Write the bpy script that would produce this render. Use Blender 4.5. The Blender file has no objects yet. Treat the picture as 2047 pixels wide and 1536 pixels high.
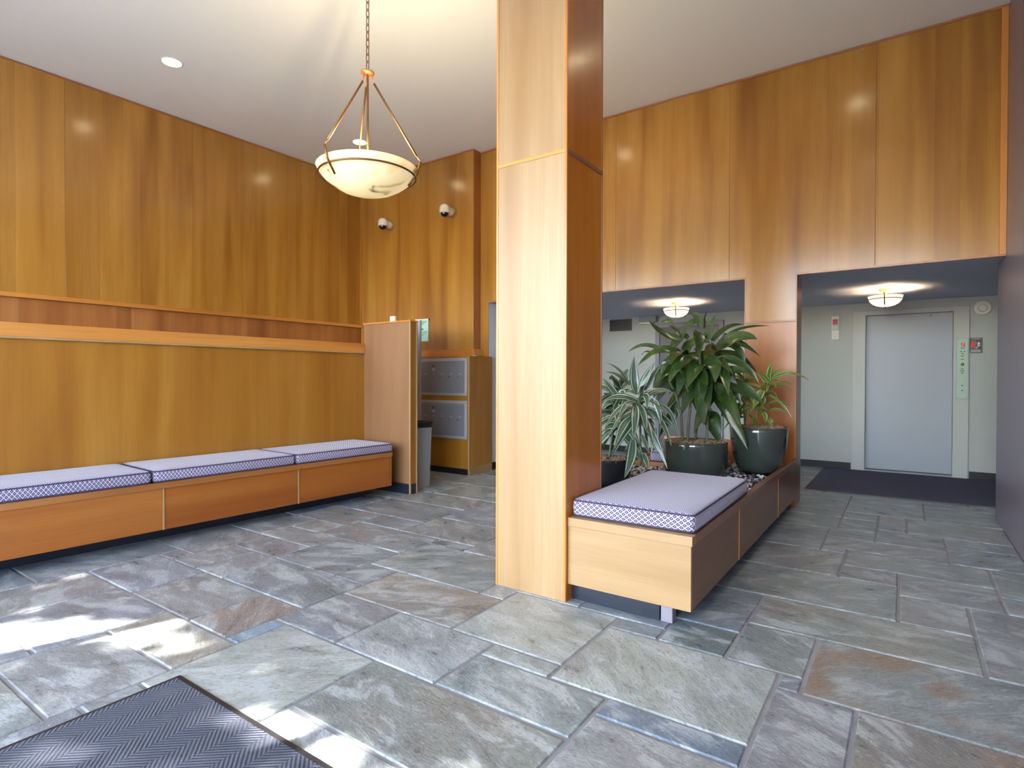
import bpy, bmesh, math, random
from mathutils import Vector, Matrix
random.seed(7)
S = bpy.context.scene
COL = S.collection
PI = math.pi

# ------------------------------------------------------------------ camera, sky, sun, exposure
cam_d = bpy.data.cameras.new('camera'); cam = bpy.data.objects.new('camera', cam_d); COL.objects.link(cam)
cam_d.sensor_width = 36.0; cam_d.lens = 36.0 * 1139.7 / 2047.0; cam_d.clip_start = 0.02
right = Vector((0.82329713, 0.56760516, 0.00249568)); down = Vector((0.0080777, -0.00731991, -0.99994058)); fwd = Vector((-0.56755316, 0.82326837, -0.0106114))
cam.matrix_world = Matrix(((right.x, -down.x, -fwd.x, 0), (right.y, -down.y, -fwd.y, 0), (right.z, -down.z, -fwd.z, 1.2), (0, 0, 0, 1)))
S.camera = cam

SKY_STRENGTH = 2.3; SUN_STRENGTH = 42.0; EXPOSURE = 0.18
WARM = (1.0, 0.78, 0.48)
PEND_W = 130; DOWN_W = 36; HALL_W = 30
world = bpy.data.worlds.new('sky'); S.world = world; world.use_nodes = True
nt = world.node_tree; nt.nodes.clear()
wo = nt.nodes.new('ShaderNodeOutputWorld'); bg = nt.nodes.new('ShaderNodeBackground'); sk = nt.nodes.new('ShaderNodeTexSky'); hs = nt.nodes.new('ShaderNodeHueSaturation')
sk.sky_type = 'NISHITA'; sk.sun_disc = False; sk.sun_elevation = math.radians(50); sk.sun_rotation = math.radians(190)
hs.inputs['Saturation'].default_value = 0.95
nt.links.new(sk.outputs[0], hs.inputs['Color']); nt.links.new(hs.outputs[0], bg.inputs[0]); nt.links.new(bg.outputs[0], wo.inputs[0])
bg.inputs[1].default_value = SKY_STRENGTH
SUN_DIR = Vector((0.18, 0.645, -0.743)).normalized()          # the way the sunlight travels
sun_d = bpy.data.lights.new('sun', 'SUN'); sun = bpy.data.objects.new('sun', sun_d); COL.objects.link(sun)
sun_d.energy = SUN_STRENGTH; sun_d.angle = math.radians(0.6); sun_d.color = (1.0, 0.97, 0.92)
sun.rotation_euler = SUN_DIR.to_track_quat('-Z', 'Y').to_euler(); sun.location = (-3, -8, 9)
pl_d = bpy.data.lights.new('window_portal', 'AREA'); plo = bpy.data.objects.new('window_portal', pl_d); COL.objects.link(plo)
pl_d.shape = 'RECTANGLE'; pl_d.size = 7.2; pl_d.size_y = 3.4; plo.location = (-3.1, -1.62, 1.75); plo.rotation_euler = (PI / 2, 0, 0); pl_d.cycles.is_portal = True
S.view_settings.view_transform = 'Standard'; S.view_settings.look = 'None'; S.view_settings.gamma = 1.0; S.view_settings.use_curve_mapping = False
S.view_settings.exposure = EXPOSURE
S.cycles.max_bounces = 6; S.cycles.diffuse_bounces = 4; S.cycles.glossy_bounces = 3; S.cycles.transparent_max_bounces = 8
S.cycles.sample_clamp_indirect = 6.0; S.cycles.caustics_reflective = False; S.cycles.caustics_refractive = False
S.cycles.use_denoising = True; S.cycles.use_light_tree = False

# ------------------------------------------------------------------ materials
def srgb(r, g, b):
    f = lambda c: (c / 255 / 12.92) if c / 255 <= 0.04045 else ((c / 255 + 0.055) / 1.055) ** 2.4
    return (f(r), f(g), f(b), 1.0)
class N:
    """small node helper"""
    def __init__(s, name):
        s.m = bpy.data.materials.new(name); s.m.use_nodes = True; s.t = s.m.node_tree; s.t.nodes.clear()
        s.o = s.t.nodes.new('ShaderNodeOutputMaterial'); s.b = s.t.nodes.new('ShaderNodeBsdfPrincipled'); s.t.links.new(s.b.outputs[0], s.o.inputs[0])
    def n(s, typ, **kw):
        nd = s.t.nodes.new(typ)
        for k, v in kw.items():
            if k.startswith('i_'):
                key = k[2:]; nd.inputs[int(key) if key.isdigit() else key].default_value = v
            else: setattr(nd, k, v)
        return nd
    def l(s, a, b): s.t.links.new(a, b)
    def math(s, op, a, b=None):
        nd = s.t.nodes.new('ShaderNodeMath'); nd.operation = op
        for i, v in enumerate((a, b)):
            if v is None: continue
            if isinstance(v, (int, float)): nd.inputs[i].default_value = v
            else: s.l(v, nd.inputs[i])
        return nd.outputs[0]
    def mix(s, f, a, b, typ='MIX'):
        nd = s.t.nodes.new('ShaderNodeMix'); nd.data_type = 'RGBA'; nd.blend_type = typ; nd.clamp_factor = True
        for k, v in ((0, f), (6, a), (7, b)):
            if isinstance(v, (int, float)): nd.inputs[k].default_value = v
            elif isinstance(v, tuple): nd.inputs[k].default_value = v
            else: s.l(v, nd.inputs[k])
        return nd.outputs[2]
    def ramp(s, f, stops, interp='LINEAR'):
        nd = s.t.nodes.new('ShaderNodeValToRGB'); e = nd.color_ramp.elements; nd.color_ramp.interpolation = interp
        while len(e) > 1: e.remove(e[-1])
        e[0].position = stops[0][0]; e[0].color = stops[0][1]
        for p, c in stops[1:]:
            q = e.new(p); q.color = c
        s.l(f, nd.inputs[0]); return nd.outputs[0]
    def set(s, **kw):
        for k, v in kw.items():
            k = k.replace('_', ' ')
            if isinstance(v, (int, float, tuple)): s.b.inputs[k].default_value = v
            else: s.l(v, s.b.inputs[k])
        return s
    def bump(s, h, strength=0.3, dist=0.01):
        nd = s.n('ShaderNodeBump', i_Strength=strength, i_Distance=dist); s.l(h, nd.inputs['Height']); s.l(nd.outputs[0], s.b.inputs['Normal'])
g1 = lambda v: (v, v, v, 1)

def wood(name, base, dark, light, strip=0.0, width=0.2, rough=0.22, figure=0.5, coat=0.08):
    """lacquered veneer; UV is in metres, v runs with the grain; strips are the leaves of veneer"""
    w = N(name); uv = w.n('ShaderNodeUVMap').outputs[0]; sp = w.n('ShaderNodeSeparateXYZ'); w.l(uv, sp.inputs[0]); u, v = sp.outputs[0], sp.outputs[1]
    rnd = w.n('ShaderNodeObjectInfo').outputs['Random']
    def noise(su, sv, scale=1.0, detail=3, dist=0.0, off=0.0):
        cb = w.n('ShaderNodeCombineXYZ'); w.l(w.math('MULTIPLY', u, su), cb.inputs[0]); w.l(w.math('MULTIPLY', v, sv), cb.inputs[1]); w.l(w.math('MULTIPLY_ADD', rnd, 31.7 if not strip else 3.1), cb.inputs[2])
        tx = w.n('ShaderNodeTexNoise', i_Scale=scale, i_Detail=detail, i_Distortion=dist); w.l(cb.outputs[0], tx.inputs['Vector']); return tx.outputs[0]
    big = noise(5, 0.35, 1.0, 2, 0.4); fine = noise(150, 3.0, 1.0, 1); mid = noise(14, 0.7, 1.0, 2, 1.0)
    cath = w.math('SINE', w.math('ADD', w.math('MULTIPLY', mid, 20.0), w.math('MULTIPLY', u, 30.0)))
    c = w.ramp(big, [(0.25, dark), (0.5, base), (0.78, light)])
    c = w.mix(w.math('MULTIPLY', w.math('ADD', w.math('MULTIPLY', cath, 0.5), 0.5), 0.16 * figure), c, dark)
    c = w.mix(w.math('MULTIPLY', w.ramp(fine, [(0.42, g1(0)), (0.7, g1(1))]), 0.22), c, dark)
    if strip:
        wob = noise(0.9, 0.0, 1.0, 1)
        idx = w.math('FLOOR', w.math('ADD', w.math('DIVIDE', u, width), w.math('MULTIPLY', wob, 3.0)))
        wn = w.n('ShaderNodeTexWhiteNoise', noise_dimensions='1D'); w.l(idx, wn.inputs['W'])
        c = w.mix(w.math('MULTIPLY', w.ramp(wn.outputs[0], [(0.0, g1(1)), (0.45, g1(0))]), strip), c, dark)
        c = w.mix(w.math('MULTIPLY', w.ramp(wn.outputs[0], [(0.6, g1(0)), (1.0, g1(1))]), strip), c, light)
    w.set(Base_Color=c, Roughness=rough); w.set(Coat_Weight=coat, Coat_Roughness=0.12)
    return w.m
M = {}
M['wood_wall'] = wood('lacquered_veneer_wall', srgb(168, 118, 44), srgb(134, 84, 28), srgb(186, 138, 62), strip=0.36, width=0.21, rough=0.21)
M['wood_low'] = wood('lacquered_veneer_low_wall', srgb(164, 112, 38), srgb(144, 90, 28), srgb(176, 126, 52), strip=0.2, width=0.4, rough=0.3, figure=0.8)
M['wood_tan'] = wood('tan_laminate', srgb(138, 100, 68), srgb(124, 86, 54), srgb(148, 110, 78), rough=0.42, figure=0.3, coat=0.0)
M['wood_pale'] = wood('pale_veneer', srgb(170, 137, 96), srgb(146, 110, 68), srgb(180, 150, 110), rough=0.42, figure=1.1, coat=0.0)  # paler tint for the pillar front, planter front and thin strips
M['wood_red'] = wood('red_brown_veneer', srgb(160, 92, 34), srgb(132, 68, 22), srgb(174, 110, 48), rough=0.28, figure=0.3)
M['wood_orange'] = wood('orange_brown_veneer', srgb(180, 106, 34), srgb(156, 84, 24), srgb(192, 122, 46), rough=0.26, figure=0.3)
M['wood_trim'] = wood('trim_timber', srgb(202, 134, 60), srgb(172, 104, 40), srgb(214, 152, 82), rough=0.3, figure=0.4)
M['wood_shaded'] = wood('shaded_brown_veneer', srgb(126, 84, 56), srgb(104, 66, 42), srgb(140, 98, 68), rough=0.32, figure=0.2)  # planter side: its shade and bluish sheen are mixed into the colour
M['wood_edge'] = wood('dark_trim_timber', srgb(164, 104, 54), srgb(130, 76, 36), srgb(184, 124, 70), rough=0.3, figure=0.3)
def plain(name, col, rough=0.5, metal=0.0, noise=0.0, nscale=60, bump=0.0, spec=0.5, coat=0.0):
    w = N(name); w.set(Roughness=rough, Metallic=metal, Specular_IOR_Level=spec, Coat_Weight=coat)
    if noise or bump:
        tc = w.n('ShaderNodeTexCoord').outputs['Object']; tx = w.n('ShaderNodeTexNoise', i_Scale=nscale, i_Detail=4.0); w.l(tc, tx.inputs['Vector'])
        dk = tuple(c * (1 - noise) for c in col[:3]) + (1,)
        w.set(Base_Color=w.mix(tx.outputs[0], dk, tuple(min(1, c * (1 + noise * 0.6)) for c in col[:3]) + (1,)))
        if bump: w.bump(tx.outputs[0], bump, 0.003)
    else: w.set(Base_Color=col)
    return w.m
def emis(name, col, strength, body=(0.9, 0.85, 0.75, 1)):
    w = N(name); w.set(Base_Color=body, Roughness=0.4, Emission_Color=col, Emission_Strength=strength); return w.m
M['plaster'] = plain('ceiling_plaster', srgb(236, 241, 233), 0.9, noise=0.05, nscale=220, bump=0.35, spec=0.2)
M['hall_ceiling'] = plain('hall_ceiling_paint', srgb(206, 210, 224), 0.8, noise=0.03, nscale=40, spec=0.3)
M['hall_wall'] = plain('hall_wall_paint', srgb(186, 190, 184), 0.6, noise=0.04, nscale=150, bump=0.2)
M['hall_side'] = plain('hall_side_wall_paint', srgb(222, 222, 232), 0.6)
M['right_wall'] = plain('right_wall_paint', srgb(128, 120, 134), 0.34, noise=0.03, nscale=25)
M['grout'] = plain('floor_grout', srgb(146, 144, 146), 0.85, noise=0.4, nscale=10, bump=0.6)
M['black_base'] = plain('black_rubber_base', srgb(12, 13, 16), 0.5)
M['kick'] = plain('kick_plate_navy', srgb(30, 36, 48), 0.3)
M['concrete'] = plain('outdoor_paving', srgb(196, 198, 202), 0.9, noise=0.15, nscale=3)
M['frame_white'] = plain('lift_frame_paint', srgb(190, 192, 186), 0.45)
M['lift_door'] = plain('lift_door_paint', srgb(164, 172, 182), 0.4, noise=0.03, nscale=200)
M['dark_grey'] = plain('dark_grey_paint', srgb(92, 88, 98), 0.45)
M['grey_frame'] = plain('grey_violet_paint', srgb(136, 130, 140), 0.45)
M['steel'] = plain('brushed_panel', srgb(140, 158, 142), 0.4, metal=0.3)
M['alu'] = plain('mailbox_aluminium', srgb(150, 152, 160), 0.42, metal=0.35, noise=0.04, nscale=90)
M['alu_light'] = plain('mailbox_trim_aluminium', srgb(190, 194, 204), 0.4, metal=0.35)
M['chrome'] = plain('chrome', srgb(220, 220, 220), 0.18, metal=1.0)
M['black'] = plain('black_plastic', srgb(18, 18, 20), 0.3)
M['glossblack'] = plain('smoked_dome', srgb(14, 14, 18), 0.06, coat=0.6)
M['white_plastic'] = plain('white_plastic', srgb(232, 230, 222), 0.4)
M['cream_plastic'] = plain('cream_plastic', srgb(226, 220, 200), 0.4)
M['grey_plastic'] = plain('grey_plastic', srgb(150, 154, 156), 0.45, noise=0.05, nscale=12)
M['grey_box'] = plain('grey_box_paint', srgb(150, 154, 152), 0.5)
M['red'] = plain('red_plastic', srgb(190, 30, 26), 0.35)
M['bronze'] = plain('bronze_metal', srgb(134, 98, 60), 0.38, metal=0.8)
M['copper'] = plain('copper_metal', srgb(214, 140, 84), 0.35, metal=0.8)
M['paper'] = plain('green_paper', srgb(176, 226, 206), 0.8)
M['paper_white'] = plain('white_card', srgb(236, 226, 200), 0.7)
M['ink'] = plain('ink', srgb(50, 60, 60), 0.8)
M['glaze'] = plain('dark_green_glaze', srgb(56, 64, 58), 0.1, noise=0.25, nscale=6, coat=0.6)
M['dark_pot'] = plain('charcoal_glaze', srgb(42, 44, 48), 0.25, noise=0.1, nscale=6)
M['soil'] = plain('potting_soil', srgb(96, 72, 50), 0.95, noise=0.5, nscale=60, bump=0.8)
M['moss'] = plain('dry_moss', srgb(168, 140, 112), 0.9, noise=0.3, nscale=30)
M['cane'] = plain('green_cane', srgb(92, 104, 70), 0.55, noise=0.35, nscale=40)
M['bark'] = plain('tree_bark', srgb(92, 76, 60), 0.9, noise=0.3, nscale=12)
M['red_led'] = emis('red_display', (1, 0.02, 0.04, 1), 4.0, (0.1, 0, 0, 1))
M['bulb'] = emis('downlight_lens', (1, 0.84, 0.52, 1), 26.0)
M['glass'] = None
w = N('window_glass'); tr = w.n('ShaderNodeBsdfTransparent'); gl = w.n('ShaderNodeBsdfGlossy', i_Roughness=0.02); mx = w.n('ShaderNodeMixShader', i_0=0.06); w.l(tr.outputs[0], mx.inputs[1]); w.l(gl.outputs[0], mx.inputs[2]); w.l(mx.outputs[0], w.o.inputs[0]); M['glass'] = w.m

# alabaster of the lamp bowls: lit from within
def alabaster(name, strength, veins):
    w = N(name); tc = w.n('ShaderNodeTexCoord').outputs['Object']
    tx = w.n('ShaderNodeTexNoise', i_Scale=5.0, i_Detail=3.0, i_Distortion=0.8); w.l(tc, tx.inputs['Vector'])
    c = w.ramp(tx.outputs[0], [(0.33, srgb(120, 106, 70)), (0.43, srgb(246, 222, 160)), (0.62, srgb(255, 236, 186)), (0.8, srgb(240, 196, 110))]) if veins else w.ramp(tx.outputs[0], [(0.3, srgb(255, 226, 170)), (0.7, srgb(255, 238, 200))])
    w.set(Base_Color=c, Roughness=0.3, Emission_Color=c, Emission_Strength=strength); return w.m
M['alabaster'] = alabaster('alabaster', 0.5, True)
M['hall_bowl'] = alabaster('hall_lamp_glass', 1.6, False)

# slate: object colour = the slab's own colour, its alpha = how much rust the slab carries
w = N('slate'); oi = w.n('ShaderNodeObjectInfo'); geo = w.n('ShaderNodeNewGeometry').outputs['Position']
vm = w.n('ShaderNodeVectorMath', operation='ADD'); cb = w.n('ShaderNodeCombineXYZ'); w.l(w.math('MULTIPLY', oi.outputs['Random'], 57.0), cb.inputs[2]); w.l(w.math('MULTIPLY', oi.outputs['Random'], 13.0), cb.inputs[0]); w.l(geo, vm.inputs[0]); w.l(cb.outputs[0], vm.inputs[1])
vr = w.n('ShaderNodeVectorRotate', rotation_type='Z_AXIS'); w.l(vm.outputs[0], vr.inputs[0]); w.l(w.math('MULTIPLY', w.math('SUBTRACT', oi.outputs['Random'], 0.5), 1.6), vr.inputs['Angle'])
mp = w.n('ShaderNodeMapping'); mp.inputs['Scale'].default_value = (2.8, 6.5, 4.0); w.l(vr.outputs[0], mp.inputs[0])
nA = w.n('ShaderNodeTexNoise', i_Scale=1.5, i_Detail=5.0, i_Roughness=0.65, i_Distortion=0.7); w.l(mp.outputs[0], nA.inputs['Vector'])
nB = w.n('ShaderNodeTexNoise', i_Scale=2.6, i_Detail=2.0); w.l(vm.outputs[0], nB.inputs['Vector'])
nC = w.n('ShaderNodeTexNoise', i_Scale=16.0, i_Detail=3.0, i_Roughness=0.7); w.l(mp.outputs[0], nC.inputs['Vector'])
base = oi.outputs['Color']
c = w.mix(w.math('MULTIPLY', w.ramp(nB.outputs[0], [(0.35, g1(1)), (0.52, g1(0))]), 0.4), base, srgb(106, 110, 110))
c = w.mix(w.math('MULTIPLY', w.ramp(nA.outputs[0], [(0.50, g1(0)), (0.60, g1(1))]), 0.62), c, srgb(186, 192, 192))
c = w.mix(w.math('MULTIPLY', w.ramp(nA.outputs[0], [(0.36, g1(1)), (0.46, g1(0))]), 0.42), c, srgb(92, 95, 95))
c = w.mix(w.math('MULTIPLY', w.ramp(nB.outputs[0], [(0.5, g1(0)), (0.62, g1(1))]), w.math('MULTIPLY', oi.outputs['Alpha'], 0.45)), c, srgb(140, 112, 88))
c = w.mix(w.math('MULTIPLY', w.ramp(nC.outputs[0], [(0.34, g1(1)), (0.46, g1(0))]), 0.5), c, srgb(72, 76, 76))
c = w.mix(w.math('MULTIPLY', w.ramp(nC.outputs[0], [(0.60, g1(0)), (0.70, g1(1))]), 0.5), c, srgb(192, 198, 200))
w.set(Base_Color=c, Roughness=w.math('ADD', w.math('MULTIPLY', nA.outputs[0], 0.3), 0.17), Specular_IOR_Level=0.6)
nE = w.n('ShaderNodeTexNoise', i_Scale=7.0, i_Detail=4.0, i_Roughness=0.65, i_Distortion=1.2); w.l(mp.outputs[0], nE.inputs['Vector'])
step = w.ramp(nE.outputs[0], [(0.0, g1(0)), (0.38, g1(0.1)), (0.40, g1(0.35)), (0.52, g1(0.45)), (0.54, g1(0.7)), (0.66, g1(0.75)), (0.68, g1(1))])
w.bump(step, 0.35, 0.006); M['slate'] = w.m

# cushion cloth: lozenge lattice, each lozenge a dark ring round a light heart (UV in metres)
def cloth(name, light, dark, mid, sx, sy):
    w = N(name); sp = w.n('ShaderNodeSeparateXYZ'); w.l(w.n('ShaderNodeUVMap').outputs[0], sp.inputs[0])
    a = w.math('DIVIDE', sp.outputs[0], sx); b = w.math('DIVIDE', sp.outputs[1], sy)
    p = w.math('ABSOLUTE', w.math('SUBTRACT', w.math('FRACT', w.math('ADD', a, b)), 0.5)); q = w.math('ABSOLUTE', w.math('SUBTRACT', w.math('FRACT', w.math('SUBTRACT', a, b)), 0.5))
    f = w.math('MAXIMUM', p, q)
    c = w.ramp(f, [(0.0, light), (0.10, light), (0.13, dark), (0.36, dark), (0.39, light), (1, light)])
    tc = w.n('ShaderNodeTexNoise', i_Scale=500.0, i_Detail=2.0); w.l(w.n('ShaderNodeTexCoord').outputs['Object'], tc.inputs['Vector'])
    w.set(Base_Color=w.mix(w.math('MULTIPLY', tc.outputs[0], 0.25), c, mid), Roughness=0.85, Sheen_Weight=0.3, Specular_IOR_Level=0.25); w.bump(tc.outputs[0], 0.15, 0.001); return w.m
M['cloth'] = cloth('lozenge_cloth', srgb(202, 194, 216), srgb(58, 46, 78), srgb(130, 118, 142), 0.033, 0.025)
M['cord'] = plain('cushion_piping', srgb(60, 50, 78), 0.8)

# entrance mat: herringbone ribs
w = N('herringbone_mat'); sp = w.n('ShaderNodeSeparateXYZ'); tcn = w.n('ShaderNodeTexCoord').outputs['Object']; w.l(tcn, sp.inputs[0]); x, y = sp.outputs[0], sp.outputs[1]
zz = w.math('ABSOLUTE', w.math('SUBTRACT', w.math('FRACT', w.math('DIVIDE', x, 0.17)), 0.5))
rib = w.math('SINE', w.math('MULTIPLY', w.math('ADD', y, w.math('MULTIPLY', zz, 0.14)), 2 * PI / 0.017))
nz = w.n('ShaderNodeTexNoise', i_Scale=320.0, i_Detail=3.0); w.l(tcn, nz.inputs['Vector'])
hgt = w.math('ADD', w.math('MULTIPLY', rib, 0.32), w.math('MULTIPLY', nz.outputs[0], 0.9))
c = w.ramp(hgt, [(0.0, srgb(18, 21, 32)), (0.4, srgb(30, 36, 54)), (0.95, srgb(54, 63, 90))])
w.set(Base_Color=c, Roughness=0.95, Sheen_Weight=0.3, Specular_IOR_Level=0.1); w.bump(hgt, 0.9, 0.006); M['mat'] = w.m
M['mat_hall'] = plain('hall_mat_pile', srgb(92, 92, 114), 0.95, noise=0.45, nscale=260, bump=0.6, spec=0.1)
M['mat_edge'] = plain('mat_rubber_edge', srgb(38, 36, 38), 0.5)
# pebbles
w = N('pebbles'); ge = w.n('ShaderNodeNewGeometry').outputs['Random Per Island']
w.set(Base_Color=w.ramp(ge, [(0, srgb(210, 208, 204)), (0.3, srgb(150, 150, 156)), (0.5, srgb(64, 62, 66)), (0.68, srgb(140, 96, 76)), (0.85, srgb(226, 222, 214)), (1, srgb(96, 92, 100))], 'CONSTANT'), Roughness=0.35); M['pebble'] = w.m
# leaves: UV u across the blade, v along it
def leafmat(name, edge, mid, stripe, spots):
    w = N(name); sp = w.n('ShaderNodeSeparateXYZ'); w.l(w.n('ShaderNodeUVMap').outputs[0], sp.inputs[0]); u, v = sp.outputs[0], sp.outputs[1]
    d = w.math('ABSOLUTE', w.math('SUBTRACT', u, 0.5)); rnd = w.n('ShaderNodeObjectInfo').outputs['Random']
    cb = w.n('ShaderNodeCombineXYZ'); w.l(w.math('MULTIPLY', u, 14.0), cb.inputs[0]); w.l(w.math('MULTIPLY', v, 3.0), cb.inputs[1]); w.l(w.math('MULTIPLY', rnd, 20.0), cb.inputs[2])
    nz = w.n('ShaderNodeTexNoise', i_Scale=1.3, i_Detail=3.0); w.l(cb.outputs[0], nz.inputs['Vector'])
    c = w.mix(nz.outputs[0], edge, mid)
    c = w.mix(w.math('MULTIPLY', rnd, 0.3), c, tuple(x * 0.7 for x in edge[:3]) + (1,))
    if stripe: c = w.mix(w.math('MULTIPLY', w.ramp(d, [(0.0, g1(0.15)), (0.06, g1(0.1)), (0.24, g1(0.0)), (0.31, g1(0.75)), (0.37, g1(0.8)), (0.42, g1(0.0))]), 1.0), c, stripe)
    if spots: c = w.mix(w.math('MULTIPLY', w.ramp(nz.outputs[0], [(0.6, g1(0)), (0.7, g1(1))]), 0.6), c, spots)
    w.set(Base_Color=c, Roughness=0.26, Specular_IOR_Level=0.6); return w.m
M['leaf_corn'] = leafmat('corn_plant_leaf', srgb(26, 50, 24), srgb(58, 88, 36), None, srgb(134, 126, 50))
M['leaf_white'] = leafmat('white_striped_leaf', srgb(30, 60, 40), srgb(56, 92, 60), srgb(196, 210, 184), None)
M['leaf_lime'] = leafmat('lime_striped_leaf', srgb(44, 74, 36), srgb(70, 104, 44), srgb(196, 200, 104), None)
M['leaf_tree'] = leafmat('tree_leaf', srgb(60, 100, 30), srgb(110, 150, 50), None, None)

# ------------------------------------------------------------------ mesh helpers
class MB:
    def __init__(s): s.v = []; s.f = []; s.uv = None
    def box(s, x0, x1, y0, y1, z0, z1):
        n = len(s.v); s.v += [(x0, y0, z0), (x1, y0, z0), (x1, y1, z0), (x0, y1, z0), (x0, y0, z1), (x1, y0, z1), (x1, y1, z1), (x0, y1, z1)]
        s.f += [tuple(n + i for i in q) for q in ((3, 2, 1, 0), (4, 5, 6, 7), (0, 1, 5, 4), (1, 2, 6, 5), (2, 3, 7, 6), (3, 0, 4, 7))]; return s
    def prism(s, poly, a0, a1, axis='y'):
        """poly of (p,q) pairs in the plane across the axis, extruded from a0 to a1"""
        n = len(s.v); k = len(poly)
        mk = {'y': lambda p, q, a: (p, a, q), 'x': lambda p, q, a: (a, p, q), 'z': lambda p, q, a: (p, q, a)}[axis]
        s.v += [mk(p, q, a0) for p, q in poly] + [mk(p, q, a1) for p, q in poly]
        s.f += [tuple(n + i for i in range(k)), tuple(n + k + i for i in reversed(range(k)))] + [(n + (i + 1) % k, n + i, n + k + i, n + k + (i + 1) % k) for i in range(k)]; return s
    def lathe(s, prof, n=24, c=(0, 0, 0), cap=False):
        b = len(s.v); m = len(prof)
        for r, z in prof:
            for i in range(n):
                a = 2 * PI * i / n; s.v.append((c[0] + r * math.cos(a), c[1] + r * math.sin(a), c[2] + z))
        for j in range(m - 1):
            for i in range(n):
                s.f.append((b + j * n + i, b + j * n + (i + 1) % n, b + (j + 1) * n + (i + 1) % n, b + (j + 1) * n + i))
        if cap:
            s.f.append(tuple(b + i for i in reversed(range(n)))); s.f.append(tuple(b + (m - 1) * n + i for i in range(n)))
        return s
    def tube(s, pts, r, n=8, closed=False):
        pts = [Vector(p) for p in pts]; b = len(s.v); m = len(pts); up = Vector((0, 0, 1)); prev = None
        rr = r if isinstance(r, (list, tuple)) else [r] * m
        for j, p in enumerate(pts):
            if closed: t = pts[(j + 1) % m] - pts[j - 1]
            else: t = pts[min(j + 1, m - 1)] - pts[max(j - 1, 0)]
            t.normalize()
            a = prev if prev is not None else (up if abs(t.z) < 0.9 else Vector((1, 0, 0)))
            x = (a - t * a.dot(t)).normalized(); prev = x; y = t.cross(x)
            for i in range(n):
                th = 2 * PI * i / n; s.v.append(tuple(p + (x * math.cos(th) + y * math.sin(th)) * rr[j]))
        for j in range(m if closed else m - 1):
            k = (j + 1) % m
            for i in range(n): s.f.append((b + j * n + i, b + j * n + (i + 1) % n, b + k * n + (i + 1) % n, b + k * n + i))
        if not closed:
            s.f.append(tuple(b + i for i in reversed(range(n)))); s.f.append(tuple(b + (m - 1) * n + i for i in range(n)))
        return s
    def ball(s, c, r, n=12, m=8, sz=1.0, half=None):
        prof = []
        lo, hi = (-PI / 2, PI / 2) if half is None else ((-PI / 2, 0) if half == 'low' else (0, PI / 2))
        for j in range(m + 1):
            a = lo + (hi - lo) * j / m; prof.append((max(r * math.cos(a), 1e-4), r * math.sin(a) * sz))
        return s.lathe(prof, n, c)
    def build(s, name, mat, parent=None, grain='z', bevel=0.0, smooth=False, seg=2, weld=False):
        me = bpy.data.meshes.new(name); me.from_pydata(s.v, [], s.f); me.validate()
        if weld or True:
            bm = bmesh.new(); bm.from_mesh(me)
            bmesh.ops.recalc_face_normals(bm, faces=bm.faces); bm.to_mesh(me); bm.free()
        uvl = me.uv_layers.new(name='UVMap')
        if s.uv is not None:
            for lp in me.loops: uvl.data[lp.index].uv = s.uv[lp.vertex_index]
        else:
            gi = 'xyz'.index(grain)
            for p in me.polygons:
                nn = p.normal; ax = max(range(3), key=lambda i: abs(nn[i])); t = [i for i in range(3) if i != ax]
                if gi in t: vi = gi; ui = t[0] if t[1] == gi else t[1]
                else: ui, vi = t
                for li in p.loop_indices:
                    co = me.vertices[me.loops[li].vertex_index].co; uvl.data[li].uv = (co[ui] + 0.31 * ax, co[vi])
        if smooth: me.polygons.foreach_set('use_smooth', [True] * len(me.polygons))
        me.materials.append(M[mat] if isinstance(mat, str) else mat)
        o = bpy.data.objects.new(name, me); COL.objects.link(o)
        if parent: o.parent = parent
        if bevel:
            md = o.modifiers.new('bevel', 'BEVEL'); md.width = bevel; md.segments = seg; md.limit_method = 'ANGLE'; md.angle_limit = math.radians(40); md.harden_normals = False
        return o
def box(name, mat, x0, x1, y0, y1, z0, z1, parent=None, grain='z', bevel=0.0):
    return MB().box(min(x0, x1), max(x0, x1), min(y0, y1), max(y0, y1), min(z0, z1), max(z0, z1)).build(name, mat, parent, grain, bevel)
def tag(o, label=None, cat=None, group=None, kind=None):
    if label: o['label'] = label
    if cat: o['category'] = cat
    if group: o['group'] = group
    if kind: o['kind'] = kind
    return o
def thing(name, label, cat, loc=(0, 0, 0), rz=0.0, group=None):
    o = bpy.data.objects.new(name, None); o.empty_display_size = 0.1; COL.objects.link(o); o.location = loc; o.rotation_euler = (0, 0, rz); return tag(o, label, cat, group)
def struct(o, label=None): return tag(o, label, None, None, 'structure')
def point_light(name, loc, watts, radius=0.05, color=WARM, parent=None):
    d = bpy.data.lights.new(name, 'POINT'); d.energy = watts; d.color = color; d.shadow_soft_size = radius
    o = bpy.data.objects.new(name, d); COL.objects.link(o); o.location = loc; o.parent = parent; return o

# ------------------------------------------------------------------ the setting
CEIL = 4.15; YW = 5.925; YF = 6.25; SOF = 2.187; YH = 8.75; XR = 0.65
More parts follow.
